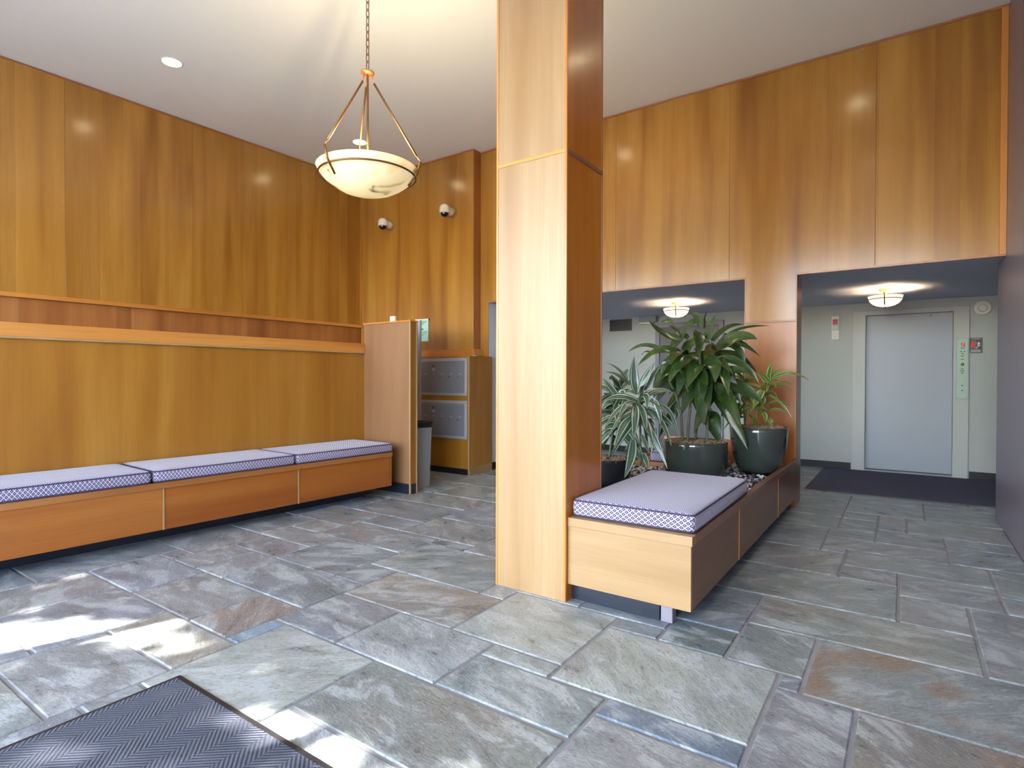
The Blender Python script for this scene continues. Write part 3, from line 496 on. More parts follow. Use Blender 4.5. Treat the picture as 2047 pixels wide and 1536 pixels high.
# ------------------------------------------------------------------ the planter bench
PX0, PX1, PY0, PY1 = -2.12, -0.825, 2.689, 5.912
planter = thing('planter_bench', 'wooden planter with a bench end beside the pillar', 'planter', (-1.2, 4.2, 0))
def P(name, mat, x0, x1, y0, y1, z0, z1, grain='z', bevel=0.0): 
    o = box(name, mat, x0 + 1.2, x1 + 1.2, y0 - 4.2, y1 - 4.2, z0, z1, planter, grain, bevel); return o
P('front_panel', 'wood_pale', -1.485, PX1, PY0, PY0 + 0.02, 0.093, 0.404, 'x', 0.001)
P('front_board', 'wood_pale', -1.485, PX1 + 0.008, PY0 - 0.006, PY0 + 0.05, 0.405, 0.452, 'x', 0.003)
for a, b in ((PY0 + 0.021, 3.634), (3.646, 4.934), (4.946, PY1 - 0.002)): P('side_panel', 'wood_shaded', PX1 - 0.02, PX1, a, b, 0.095, 0.404, 'y', 0.001)
for a in (3.64, 4.94): P('divider_strip', 'wood_trim', PX1 - 0.02, PX1 + 0.003, a - 0.006, a + 0.006, 0.093, 0.404, 'z', 0.001)
P('side_board', 'wood_shaded', PX1 - 0.035, PX1 + 0.006, PY0 + 0.051, PY1, 0.405, 0.452, 'y', 0.003)
P('left_panel', 'wood_edge', PX0, PX0 + 0.02, 3.105, PY1 - 0.0, 0.095, 0.452, 'y', 0.001)
P('near_panel', 'wood_edge', PX0 + 0.021, -1.486, 3.105, 3.125, 0.095, 0.452, 'x', 0.001)
P('end_panel', 'wood_red', PX0 + 0.021, -1.304, PY1 - 0.022, PY1, 0.095, 0.592, 'x', 0.001)
P('seat_board', 'wood_edge', -1.484, PX1 - 0.036, PY0 + 0.051, 3.93, 0.405, 0.440, 'y', 0.001)
P('tray', 'black_base', PX0 + 0.021, PX1 - 0.021, 3.126, PY1 - 0.023, 0.16, 0.375)
P('bearer', 'black_base', -1.90, -1.02, 3.2, 5.80, 0.0, 0.159); P('bearer', 'black_base', -1.47, -1.02, 2.76, 3.19, 0.0, 0.404)
P('kick_plate', 'kick', -1.483, -0.992, 2.732, 2.744, 0.0, 0.12, 'x', 0.003)
P('kick_plate', 'kick', -1.019, -1.005, 2.80, 5.80, 0.0, 0.158)
P('leg', 'grey_frame', -0.985, -0.926, 2.728, 2.785, 0.0, 0.404, 'z', 0.004); P('leg', 'black_base', -0.93, -0.87, 5.66, 5.72, 0.0, 0.1595)
cushion('purple lozenge cushion on the planter bench beside the pillar', 0.655, 1.20, 0.095, (-1.158, 3.322, 0.4535), 0.012)
cushion('dark lozenge cushion half hidden behind the potted plants', 0.60, 0.43, 0.095, (-1.64, 5.275, 0.432), 0.0)
P('rear_seat', 'wood_edge', PX0 + 0.022, -1.32, 5.045, 5.51, 0.376, 0.431, 'x', 0.001)
# pebbles
rp = random.Random(3); m = MB(); ico = bmesh.new(); bmesh.ops.create_icosphere(ico, subdivisions=1, radius=1.0); iv = [v.co.copy() for v in ico.verts]; iff = [[v.index for v in f.verts] for f in ico.faces]; ico.free()
cnt = 0
while cnt < 2600:
    x = rp.uniform(PX0 + 0.04, PX1 - 0.05); y = rp.uniform(3.15, PY1 - 0.04)
    if x > -1.47 and y < 3.95: continue
    if x < -1.30 and 5.03 < y < 5.53: continue
    if any((x - q[0]) ** 2 + (y - q[1]) ** 2 < q[2] ** 2 for q in ((-1.44, 4.785, 0.245), (-1.03, 5.215, 0.15), (-1.90, 4.03, 0.175))): continue
    cnt += 1; s = rp.uniform(0.007, 0.016); z = 0.378 + rp.random() ** 1.5 * 0.028
    rot = Matrix.Rotation(rp.uniform(0, 6.3), 3, 'Z'); n = len(m.v)
    for v in iv: q = rot @ Vector((v.x * s * 1.3, v.y * s, v.z * s * 0.65)); m.v.append((x + q.x, y + q.y, z + q.z))
    m.f += [tuple(n + i for i in f) for f in iff]
gv = m.build('gravel', 'pebble', None, smooth=True); tag(gv, 'mixed white and brown pebbles filling the planter', 'gravel', None, 'stuff')

# pots
def pot(label, x, y, z0, rim, rbot, h, mat, straight):
    t = thing('plant_pot', label, 'pot', (x, y, z0))
    prof = [(0.001, 0.0), (rbot * 0.96, 0.0)]
    for k in range(1, 13):
        f = k / 12; r = (rbot + (rim - rbot) * math.sin(f * PI / 2) ** 0.55) if not straight else rbot + (rim - rbot) * min(1, f * 2.5) ** 0.6
        prof.append((r, h * f))
    prof += [(rim - 0.006, h + 0.004), (rim - 0.018, h), (rim - 0.022, h - 0.03), (rim - 0.03, h - 0.08)]
    MB().lathe(prof, 40).build('shell', mat, t, smooth=True)
    s = MB(); rr = rim - 0.024; rg = 9; sg = 32; s.v.append((0, 0, h - 0.01))
    for j in range(1, rg + 1):
        for i in range(sg): a = 2 * PI * i / sg; s.v.append((rr * j / rg * math.cos(a), rr * j / rg * math.sin(a), h - 0.03 + rp.uniform(0, 0.022) * (1 - (j / rg) ** 4) + 0.01 * (1 - j / rg)))
    for i in range(sg): s.f.append((0, 1 + i, 1 + (i + 1) % sg))
    for j in range(rg - 1):
        for i in range(sg): s.f.append((1 + j * sg + i, 1 + (j + 1) * sg + i, 1 + (j + 1) * sg + (i + 1) % sg, 1 + j * sg + (i + 1) % sg))
    so = s.build('soil', 'soil', t, smooth=True)
    q = MB()
    for k in range(190):
        a = rp.uniform(0, 6.28); d = rr * math.sqrt(rp.random()) * 1.0; p0 = Vector((d * math.cos(a), d * math.sin(a), h - 0.012)); dirn = Vector((rp.uniform(-1, 1), rp.uniform(-1, 1), 0)).normalized() * rp.uniform(0.03, 0.07)
        q.tube([p0, p0 + dirn * 0.5 + Vector((0, 0, rp.uniform(0.01, 0.03))), p0 + dirn + Vector((0, 0, rp.uniform(-0.006, 0.014)))], 0.0019, 3)
    mo = q.build('moss', 'moss', t); mo['kind'] = 'stuff'
    return t
pot('wide low dark green glazed pot behind the planter cushion', -1.44, 4.785, 0.392, 0.256, 0.235, 0.285, 'glaze', True)
pot('tall rounded dark green glazed pot beside the wooden column', -1.03, 5.215, 0.392, 0.232, 0.130, 0.395, 'glaze', False)
pot('charcoal pot half hidden behind the pillar', -1.90, 4.03, 0.392, 0.19, 0.16, 0.19, 'dark_pot', True)

# plants
P1 = [[-1.542,4.719,1.529,-1.672,4.657,1.536,-1.783,4.616,1.687,0.057],[-1.412,4.871,1.619,-1.445,4.904,1.751,-1.53,4.913,1.763,0.051],[-1.412,4.932,1.624,-1.426,4.978,1.698,-1.428,5.044,1.775,0.022],[-1.345,4.855,1.524,-1.343,4.886,1.64,-1.318,4.937,1.752,0.034],[-1.326,4.868,1.512,-1.245,4.981,1.671,-1.129,5.127,1.659,0.046],[-1.244,5.047,1.577,-1.15,5.168,1.664,-0.968,5.36,1.658,0.023],[-1.279,4.9,1.49,-1.151,4.935,1.555,-0.975,4.987,1.378,0.057],[-1.255,4.916,1.478,-1.119,5.011,1.49,-1.099,5.022,1.307,0.046],[-1.311,4.877,1.352,-1.117,4.956,1.408,-0.978,4.982,1.155,0.057],[-1.352,4.727,1.343,-1.242,4.721,1.364,-1.236,4.622,1.166,0.091],[-1.389,4.701,1.321,-1.4,4.611,1.292,-1.418,4.496,1.122,0.086],[-1.441,4.69,1.372,-1.525,4.566,1.359,-1.556,4.462,1.154,0.08],[-1.57,4.699,1.414,-1.693,4.615,1.5,-1.837,4.513,1.305,0.06],[-1.705,4.667,1.451,-1.842,4.628,1.523,-1.963,4.61,1.426,0.034],[-1.388,4.7,1.254,-1.338,4.68,1.226,-1.329,4.616,1.007,0.086],[-1.395,4.7,1.584,-1.37,4.634,1.523,-1.349,4.547,1.366,0.074],[-1.533,4.726,1.535,-1.604,4.731,1.491,-1.661,4.758,1.46,0.074],[-1.451,4.906,1.693,-1.528,4.853,1.693,-1.565,4.825,1.542,0.046],[-1.65,4.829,1.68,-1.715,4.84,1.714,-1.773,4.866,1.69,0.034],[-1.585,4.812,1.565,-1.634,4.834,1.65,-1.696,4.858,1.655,0.031],[-1.775,4.679,1.424,-1.855,4.679,1.444,-1.89,4.721,1.393,0.026],[-1.644,4.646,1.34,-1.649,4.643,1.311,-1.676,4.623,1.22,0.051],[-1.268,5.03,1.566,-1.249,5.044,1.577,-1.248,5.043,1.513,0.034],[-1.253,4.977,1.36,-1.179,5.083,1.368,-1.143,5.174,1.275,0.034],[-1.257,5.036,1.414,-1.201,5.129,1.416,-1.165,5.22,1.348,0.023],[-1.569,4.698,1.283,-1.672,4.627,1.283,-1.732,4.583,1.111,0.074],[-1.291,4.95,1.296,-1.205,5.009,1.285,-1.18,5.025,1.181,0.063],[-1.258,4.912,1.284,-1.215,4.914,1.238,-1.211,4.881,1.119,0.063],[-1.363,4.963,1.461,-1.342,5.033,1.498,-1.283,5.14,1.478,0.04],[-1.503,4.743,1.283,-1.533,4.695,1.226,-1.546,4.65,1.056,0.069],[-1.337,4.917,1.181,-1.28,4.956,1.141,-1.274,4.958,0.997,0.069],[-1.659,4.757,1.226,-1.725,4.71,1.168,-1.767,4.679,1.022,0.063],[-1.426,4.921,1.554,-1.374,4.958,1.589,-1.392,4.944,1.507,0.051],[-1.522,4.855,1.542,-1.566,4.825,1.588,-1.594,4.805,1.518,0.051]]
P1B = [[-1.367,4.715,1.239,-1.358,4.652,0.962,-1.315,4.599,0.829,0.086],[-1.293,4.826,1.155,-1.217,4.85,1.082,-1.204,4.823,0.926,0.071],[-1.347,4.846,0.88,-1.297,4.826,0.911,-1.237,4.798,0.742,0.086],[-1.517,4.73,1.039,-1.559,4.7,0.965,-1.563,4.696,0.868,0.069],[-1.502,4.863,1.112,-1.554,4.826,1.042,-1.577,4.809,0.89,0.057],[-1.358,4.962,1.095,-1.309,4.995,1.054,-1.29,5.008,0.984,0.063],[-1.502,4.923,1.064,-1.459,4.953,1.111,-1.497,4.926,0.982,0.046],[-1.267,4.963,0.998,-1.229,4.989,0.952,-1.275,4.955,0.877,0.057]]
P2 = [[-0.958,5.255,1.172,-0.963,5.252,1.271,-0.93,5.276,1.347,0.041],[-0.948,5.262,1.189,-0.93,5.276,1.271,-0.862,5.322,1.289,0.023],[-0.943,5.265,1.184,-0.836,5.286,1.311,-0.652,5.344,1.185,0.03],[-0.914,5.285,1.154,-0.842,5.335,1.201,-0.789,5.371,1.14,0.02],[-0.967,5.248,1.137,-0.996,5.284,1.201,-1.071,5.299,1.254,0.022],[-0.947,5.201,1.126,-0.892,5.185,1.178,-0.879,5.126,1.122,0.019],[-0.951,5.257,0.985,-0.899,5.294,1.02,-0.802,5.36,0.968,0.028],[-0.951,5.256,0.926,-0.894,5.269,0.957,-0.827,5.281,0.913,0.023],[-0.957,5.255,1.148,-1.001,5.17,1.166,-1.004,5.101,1.115,0.023],[-0.963,5.312,1.183,-1.006,5.338,1.243,-1.072,5.359,1.225,0.021],[-0.967,5.309,1.166,-0.938,5.385,1.225,-0.859,5.506,1.244,0.019],[-0.947,5.226,1.137,-0.939,5.15,1.184,-0.94,5.047,1.083,0.021],[-0.962,5.251,1.16,-0.909,5.344,1.213,-0.889,5.424,1.16,0.02],[-1.152,5.181,1.136,-1.177,5.192,1.212,-1.189,5.218,1.284,0.019],[-1.152,5.181,1.147,-1.211,5.142,1.242,-1.245,5.118,1.159,0.02],[-1.157,5.178,1.094,-1.205,5.144,1.1,-1.253,5.11,1.032,0.019],[-1.151,5.18,1.029,-1.2,5.147,1.047,-1.243,5.116,0.979,0.019],[-1.147,5.185,1.153,-1.109,5.212,1.224,-1.065,5.242,1.183,0.023],[-1.137,5.166,1.077,-1.094,5.17,1.136,-1.053,5.163,1.038,0.025],[-1.146,5.183,0.958,-1.2,5.147,1.006,-1.219,5.133,0.946,0.02],[-1.14,5.186,0.911,-1.228,5.126,0.952,-1.286,5.085,0.884,0.021],[-1.175,5.139,0.983,-1.16,5.122,0.937,-1.158,5.089,0.883,0.035],[-1.147,5.184,1.112,-1.196,5.151,1.147,-1.229,5.127,1.1,0.02],[-1.142,5.163,1.124,-1.171,5.116,1.113,-1.176,5.079,1.043,0.018],[-1.149,5.22,1.147,-1.145,5.251,1.23,-1.182,5.26,1.291,0.016],[-1.142,5.188,1.1,-1.094,5.248,1.112,-1.065,5.301,1.076,0.021],[-1.146,5.184,1.006,-1.112,5.234,1.017,-1.094,5.28,0.98,0.02],[-1.177,5.1,0.856,-1.153,5.117,0.885,-1.124,5.136,0.862,0.026],[-1.177,5.101,0.937,-1.191,5.09,0.902,-1.213,5.075,0.844,0.011],[-0.986,5.137,1.103,-1.009,5.077,1.047,-1.029,5.008,0.958,0.061],[-0.99,5.17,1.051,-0.987,5.16,0.999,-1.013,5.129,0.959,0.047],[-1.027,5.143,0.94,-0.994,5.139,0.976,-0.945,5.139,0.932,0.021],[-1.045,5.129,0.813,-1.055,5.096,0.867,-1.03,5.08,0.886,0.023],[-0.989,5.17,0.917,-0.96,5.162,0.896,-0.959,5.128,0.829,0.035],[-0.926,5.211,0.819,-0.926,5.212,0.854,-0.945,5.199,0.871,0.021],[-1.07,5.114,0.917,-1.051,5.127,0.964,-1.032,5.14,0.94,0.018]]
P3 = [[-1.63,3.977,1.097,-1.663,3.983,1.215,-1.663,4.018,1.364,0.052],[-1.595,3.964,1.091,-1.559,3.963,1.202,-1.483,3.984,1.328,0.049],[-1.578,4.012,1.111,-1.547,4.062,1.216,-1.495,4.134,1.315,0.028],[-1.647,3.964,1.027,-1.729,3.88,1.014,-1.798,3.797,0.83,0.042],[-1.627,3.917,1.03,-1.66,3.84,1.045,-1.675,3.761,0.892,0.043],[-1.637,3.908,0.919,-1.675,3.827,0.881,-1.696,3.744,0.691,0.056],[-1.604,3.896,0.997,-1.577,3.849,0.932,-1.566,3.773,0.764,0.05],[-1.589,3.931,1.003,-1.538,3.911,0.964,-1.505,3.865,0.807,0.043],[-1.571,3.956,1.078,-1.518,3.949,1.086,-1.517,3.895,0.979,0.042],[-1.538,4.039,1.049,-1.478,4.053,1.015,-1.459,4.031,0.858,0.039],[-1.492,4.071,1.007,-1.406,4.13,0.986,-1.366,4.154,0.764,0.028],[-1.56,4.023,0.972,-1.466,4.06,0.939,-1.395,4.073,0.704,0.05],[-1.566,4.057,1.069,-1.511,4.123,1.124,-1.433,4.209,1.096,0.025],[-1.628,3.913,0.754,-1.606,3.872,0.623,-1.636,3.782,0.49,0.056],[-1.593,3.998,0.784,-1.57,4.013,0.714,-1.546,4.029,0.648,0.028],[-1.555,4.049,0.866,-1.515,4.077,0.817,-1.542,4.056,0.642,0.043],[-1.594,4.02,0.642,-1.57,4.036,0.607,-1.558,4.043,0.52,0.036],[-1.636,4.009,1.082,-1.68,4.006,1.117,-1.725,4.008,1.095,0.035],[-1.567,4.078,0.899,-1.551,4.116,0.827,-1.554,4.145,0.724,0.035],[-1.65,3.958,0.749,-1.667,3.946,0.714,-1.695,3.926,0.665,0.028],[-1.614,4.048,1.082,-1.561,4.139,1.095,-1.504,4.245,1.08,0.032],[-1.62,4.044,1.054,-1.634,4.06,0.954,-1.655,4.077,0.824,0.035]]
P3B = [[-1.832,4.201,1.075,-1.876,4.172,1.164,-1.913,4.147,1.231,0.045],[-1.845,4.193,1.142,-1.83,4.232,1.239,-1.82,4.273,1.273,0.046],[-1.79,4.231,1.142,-1.846,4.194,1.298,-1.954,4.121,1.324,0.019],[-1.796,4.227,1.157,-1.877,4.173,1.253,-1.95,4.122,1.249,0.027],[-1.857,4.184,1.045,-1.925,4.138,1.149,-1.962,4.113,1.194,0.037],[-1.856,4.184,1.015,-1.918,4.142,1.067,-1.961,4.112,1.082,0.045],[-1.862,4.18,1.0,-1.93,4.133,1.0,-1.953,4.115,0.88,0.067],[-1.855,4.182,0.806,-1.91,4.145,0.858,-1.95,4.117,0.783,0.06],[-1.869,4.176,1.045,-1.938,4.184,1.118,-2.012,4.2,1.132,0.045],[-1.844,4.193,1.045,-1.844,4.138,0.987,-1.868,4.053,0.917,0.052],[-1.893,4.159,1.015,-1.942,4.125,1.015,-1.978,4.099,0.925,0.045],[-1.83,4.142,1.076,-1.797,4.138,1.135,-1.791,4.107,1.019,0.045],[-1.903,4.148,0.716,-1.885,4.161,0.791,-1.896,4.152,0.657,0.03],[-1.873,4.17,0.821,-1.95,4.143,0.744,-1.979,4.155,0.635,0.037]]
ST1 = [[[-1.508,4.663,0.686],[-1.511,4.662,0.787],[-1.523,4.679,0.888],[-1.572,4.685,1.068],[-1.619,4.653,1.182]],[[-1.479,4.707,0.678],[-1.48,4.733,0.813],[-1.471,4.765,1.011],[-1.519,4.734,1.182],[-1.577,4.696,1.353]],[[-1.465,4.874,0.681],[-1.447,4.852,0.806],[-1.431,4.841,1.009],[-1.413,4.833,1.24],[-1.413,4.81,1.411]],[[-1.341,4.778,0.669],[-1.341,4.779,0.76],[-1.343,4.803,0.871],[-1.325,4.843,1.097],[-1.323,4.871,1.326],[-1.358,4.873,1.469]]]
ST2 = [[[-1.13,5.168,0.801],[-1.141,5.162,0.948],[-1.149,5.183,1.112]],[[-1.04,5.133,0.813],[-1.031,5.14,0.883],[-1.027,5.156,0.952]],[[-0.967,5.244,0.815],[-0.966,5.247,0.95],[-0.955,5.256,1.125]]]
ST3 = [[[-1.619,4.038,0.547],[-1.609,4.011,0.747],[-1.609,3.99,1.0],[-1.618,3.984,1.055]],[[-1.896,4.09,0.589],[-1.895,4.129,0.719],[-1.856,4.184,1.015],[-1.826,4.206,1.104]]]
def leaf(parent, d, mat, k):
    b, c, t = Vector(d[0:3]), Vector(d[3:6]), Vector(d[6:9]); W = max(d[9], 0.016) * 0.66
    rl = random.Random(k); view = Vector((0, 0, 1.2)) - b; tilt = rl.uniform(-0.5, 0.5)
    m = MB(); m.uv = []; n = 9
    side0 = None
    for j in range(n + 1):
        s = j / n; p = b * (1 - s) ** 2 + c * 2 * s * (1 - s) + t * s * s; tg = ((c - b) * (1 - s) + (t - c) * s).normalized()
        up = Vector((0, 0, 1)); nrm = (view.normalized() * 0.75 + up * 0.6 + Vector((tilt, tilt * 0.5, 0))); sd = tg.cross(nrm).normalized()
        w = W * (math.sin(PI * (0.10 + 0.90 * s) ** 0.8)) ** 0.85 if s < 1 else 0.0006
        w = max(w, 0.0008); nn = sd.cross(tg).normalized(); dip = w * 0.22
        rip = 0.12 * w * math.sin(s * 9 + k)
        m.v += [tuple(p + sd * w + nn * (dip + rip)), tuple(p - nn * dip * 0.3), tuple(p - sd * w + nn * (dip - rip))]; m.uv += [(0, s), (0.5, s), (1, s)]
    for j in range(n):
        q = 3 * j; m.f += [(q, q + 1, q + 4, q + 3), (q + 1, q + 2, q + 5, q + 4)]
    base = parent.location
    m.v = [(x - base.x, y - base.y, z - base.z) for x, y, z in m.v]
    return m.build('leaf', mat, parent, smooth=True)
def cane(parent, pts, r, mat='cane', rings=True):
    pts = [Vector(p) - parent.location for p in pts]; fine = []
    for a, b in zip(pts, pts[1:]):
        for i in range(8): fine.append(a.lerp(b, i / 8))
    fine.append(pts[-1]); rad = [r * (1.12 if (i % 2 == 0 and rings) else 0.92) for i in range(len(fine))]
    return MB().tube(fine, rad, 8).build('stem', mat, parent, smooth=True)
def crown(parent, head, n, L, W, mat, seed, zlo=-0.9, zhi=0.9):
    rc = random.Random(seed); head = Vector(head)
    for i in range(n):
        az = 2 * PI * (i * 0.618 + rc.uniform(-0.05, 0.05)); el = zlo + (zhi - zlo) * ((i + 0.5) / n); l = L * rc.uniform(0.8, 1.1)
        d = Vector((math.cos(az) * math.cos(el), math.sin(az) * math.cos(el), math.sin(el))); b = head + Vector((0, 0, 0.08 * el)); c = b + d * l * 0.5 + Vector((0, 0, 0.07 * l)); t = b + d * l * 0.95 - Vector((0, 0, 0.42 * l * (0.4 + 0.6 * math.cos(el))))
        leaf(parent, list(b) + list(c) + list(t) + [W * rc.uniform(0.8, 1.15)], mat, seed * 100 + i)
p1 = thing('corn_plant', 'tall bushy corn plant with broad arching green leaves', 'plant', (-1.44, 4.785, 0.66))
for s in ST1: cane(p1, s, 0.011)
for k, d in enumerate(P1 + P1B): leaf(p1, d, 'leaf_corn', k)
for sd, (hd, n) in enumerate((((-1.40, 4.86, 1.30), 12), ((-1.55, 4.82, 1.38), 9), ((-1.30, 4.92, 1.40), 9), ((-1.50, 4.90, 1.12), 9), ((-1.30, 4.90, 1.14), 9))): crown(p1, hd, n, 0.40, 0.085, 'leaf_corn', 20 + sd, -1.0, 0.7)
p2 = thing('lime_dracaena', 'young dracaena with thin lime-striped leaves in the tall pot', 'plant', (-1.03, 5.215, 0.77))
for s in ST2: cane(p2, s, 0.008)
for k, d in enumerate(P2): leaf(p2, d, 'leaf_lime', 200 + k)
for sd, (hd, n) in enumerate((((-0.955, 5.26, 1.10), 10), ((-1.14, 5.17, 1.12), 16), ((-1.13, 5.16, 0.95), 12), ((-1.06, 5.20, 0.98), 7))): crown(p2, hd, n, 0.20, 0.022, 'leaf_lime', 40 + sd, -0.6, 1.0)
p3 = thing('white_dracaena', 'dracaena with white-striped drooping leaves next to the pillar', 'plant', (-1.90, 4.03, 0.56))
for s in ST3: cane(p3, s, 0.009)
for k, d in enumerate(P3 + P3B): leaf(p3, d, 'leaf_white', 300 + k)
for sd, (hd, n) in enumerate((((-1.62, 4.02, 0.98), 12), ((-1.90, 4.20, 1.05), 12), ((-1.86, 4.18, 0.88), 9))): crown(p3, hd, n, 0.36, 0.05, 'leaf_white', 60 + sd, -0.9, 0.8)

# ------------------------------------------------------------------ lamps
def ring_pts(r, z, n=40): return [(r * math.cos(2 * PI * i / n), r * math.sin(2 * PI * i / n), z) for i in range(n)]
PL = (-3.022, 2.647)
pend = thing('pendant_lamp', 'large alabaster bowl pendant hanging on a bronze chain', 'lamp', (PL[0], PL[1], 2.44))
RB = 0.337; zr = 0.178
prof = [(0.001, 0.0), (0.06, 0.004), (0.12, 0.016), (0.18, 0.036), (0.235, 0.066), (0.28, 0.100), (0.315, 0.140), (RB, zr), (RB - 0.004, zr + 0.004), (RB - 0.012, zr), (0.30, 0.140), (0.265, 0.102), (0.17, 0.048), (0.10, 0.026), (0.001, 0.014)]
MB().lathe(prof, 56).build('bowl', 'alabaster', pend, smooth=True)
band = MB().tube(ring_pts(0.322, 0.128, 56), 0.0065, 8, closed=True).build('band', 'bronze', pend, smooth=True)
hubz = 0.83
MB().lathe([(0.001, -0.012), (0.03, -0.012), (0.045, -0.004), (0.045, 0.004), (0.03, 0.014), (0.012, 0.02), (0.001, 0.024)], 24, (0, 0, hubz)).build('hub', 'copper', pend, smooth=True)
for k in range(3):
    a = math.radians(32) + k * 2 * PI / 3; ca, sa = math.cos(a), math.sin(a)
    top = Vector((0.028 * ca, 0.028 * sa, hubz - 0.012)); top2 = Vector((0.045 * ca, 0.045 * sa, hubz - 0.075)); bot = Vector((0.335 * ca, 0.335 * sa, 0.262)); out = Vector((0.362 * ca, 0.362 * sa, 0.225)); low = Vector((0.278 * ca, 0.278 * sa, 0.062)); tanv = Vector((-sa, ca, 0))
    rod = MB().tube([tuple(top2), tuple(bot)], 0.0075, 8).build('rod', 'bronze', pend, smooth=True)
    MB().tube([tuple(top), tuple(top2)], 0.0028, 6).tube([tuple(bot), tuple(out)], 0.0028, 6).build('link', 'copper', rod, smooth=True)
    MB().tube([tuple(out + tanv * 0.004), tuple((out + low) / 2 + Vector((ca, sa, 0)) * 0.018), tuple(low)], [0.008, 0.008, 0.007], 8).build('arm', 'bronze', pend, smooth=True)
MB().tube([(0, 0, hubz - 0.01), (0, 0, 0.03)], 0.0075, 8).build('stem', 'bronze', pend, smooth=True)
CZ = CEIL - 2.44; zc = hubz + 0.03; k = 0
lk = MB(); LL = 0.05
lk.tube([(0.011 * math.cos(t) , 0, (0.020 if math.sin(t) > 0 else -0.020) * 1 * (1 if abs(math.sin(t)) > 0.3 else abs(math.sin(t)) / 0.3) + 0.011 * math.sin(t)) for t in [2 * PI * i / 14 for i in range(14)]], 0.0032, 6, closed=True)
first = lk.build('chain_link', 'bronze', pend, smooth=True); first.location = (0, 0, zc + 0.02); z = zc + 0.02 + 0.05; k = 1
while z < CZ - 0.03:
    c = first.copy(); COL.objects.link(c); c.parent = pend; c.location = (0, 0, z); c.rotation_euler = (0, 0, (k % 2) * PI / 2); z += 0.05; k += 1
MB().lathe([(0.06, 0), (0.058, -0.02), (0.03, -0.035), (0.001, -0.04)], 24, (0, 0, CZ - 0.001)).build('canopy', 'bronze', pend, smooth=True)
point_light('pendant_bulb', (0.03, 0, 0.125), PEND_W, 0.05, WARM, pend)

def downlight(x, y, label):
    t = thing('downlight', label, 'downlight', (x, y, CEIL - 0.005), 0, 'recessed ceiling downlights')
    MB().lathe([(0.078, 0.004), (0.095, 0.0), (0.098, 0.004)], 32).build('trim_ring', 'white_plastic', t, smooth=True)
    MB().lathe([(0.001, 0.0), (0.078, 0.001)], 32).build('lens', 'bulb', t, smooth=True)
    d = bpy.data.lights.new('downlight_spot', 'SPOT'); d.energy = DOWN_W; d.color = (1.0, 0.80, 0.52); d.spot_size = math.radians(110); d.spot_blend = 0.8; d.shadow_soft_size = 0.07
    o = bpy.data.objects.new('downlight_spot', d); COL.objects.link(o); o.location = (0, 0, -0.012); o.parent = t
downlight(-5.68, 2.61, 'recessed round downlight in the ceiling near the far left wall')
downlight(-5.65, 4.82, 'recessed round downlight in the ceiling seen behind the pendant')
downlight(-3.07, 4.80, 'recessed round downlight in the ceiling behind the pillar')
downlight(-0.43, 4.71, 'recessed round downlight in the ceiling before the lift opening')
downlight(-0.43, 2.62, 'recessed round downlight in the ceiling near the right wall')

def hall_lamp(x, y, label, rz):
    t = thing('hall_lamp', label, 'lamp', (x, y, SOF - 0.002), rz, 'bowl lamps of the lift hall')
    MB().lathe([(0.065, 0.0), (0.060, -0.012), (0.022, -0.03), (0.016, -0.06), (0.016, -0.075)], 28).build('canopy', 'copper', t, smooth=True)
    R = 0.165
    MB().lathe([(0.001, -0.190), (0.05, -0.187), (0.09, -0.176), (0.125, -0.155), (0.15, -0.125), (R, -0.075), (R - 0.006, -0.073), (0.143, -0.12), (0.09, -0.165), (0.001, -0.182)], 40).build('bowl', 'hall_bowl', t, smooth=True)
    MB().tube(ring_pts(0.161, -0.108, 40), 0.005, 6, closed=True).build('band', 'bronze', t, smooth=True)
    for k in range(3):
        a = 2 * PI * k / 3 + 0.5; ca, sa = math.cos(a), math.sin(a)
        MB().tube([(0.186 * ca, 0.186 * sa, -0.055), (0.166 * ca, 0.166 * sa, -0.11), (0.115 * ca, 0.115 * sa, -0.178)], 0.006, 6).build('arm', 'bronze', t, smooth=True)
    MB().tube([(0, 0, -0.06), (0, 0, -0.2)], 0.006, 6).build('stem', 'bronze', t, smooth=True)
    point_light('hall_bulb', (0.05, 0.0, -0.112), HALL_W, 0.02, (1.0, 0.70, 0.42), t); 
hall_lamp(-2.465, 7.347, 'glowing bowl ceiling lamp above the potted plants', 0.3)
hall_lamp(-0.186, 7.509, 'glowing bowl ceiling lamp in front of the lift door', 0.0)

# ------------------------------------------------------------------ mail corner
def camera_dome(x, z, label):
    t = thing('security_camera', label, 'camera', (x, 5.777, z), 0, 'dome cameras on the mail room wall')
    m = MB(); m.v = []
    def cyl(y0, y1, r0, r1, n=24):
        b = len(m.v)
        for y, r in ((y0, r0), (y0 * 0.5 + y1 * 0.5, r0), (y1, r1)):
            for i in range(n): a = 2 * PI * i / n; m.v.append((r * math.cos(a), y, r * math.sin(a)))
        for j in range(2):
            for i in range(n): m.f.append((b + j * n + i, b + j * n + (i + 1) % n, b + (j + 1) * n + (i + 1) % n, b + (j + 1) * n + i))
        m.f.append(tuple(b + i for i in range(n)))
    cyl(0.0, -0.13, 0.058, 0.058); m.build('mount', 'cream_plastic', t, smooth=True)
    MB().lathe([(0.001, 0.075), (0.03, 0.07), (0.052, 0.055), (0.066, 0.03), (0.070, 0.0), (0.070, -0.035), (0.064, -0.042), (0.001, -0.042)], 28, (0, -0.155, 0)).build('housing', 'cream_plastic', t, smooth=True)
    MB().ball((0, -0.155, -0.042), 0.052, 24, 8, 1.0, 'low').build('dome', 'glossblack', t, smooth=True)
    MB().ball((0.035, -0.155 - 0.058, -0.005), 0.004, 8, 6).build('screw', 'black', t, smooth=True)
camera_dome(-6.10, 3.385, 'cream dome security camera on the wood wall, the one nearer the corner')
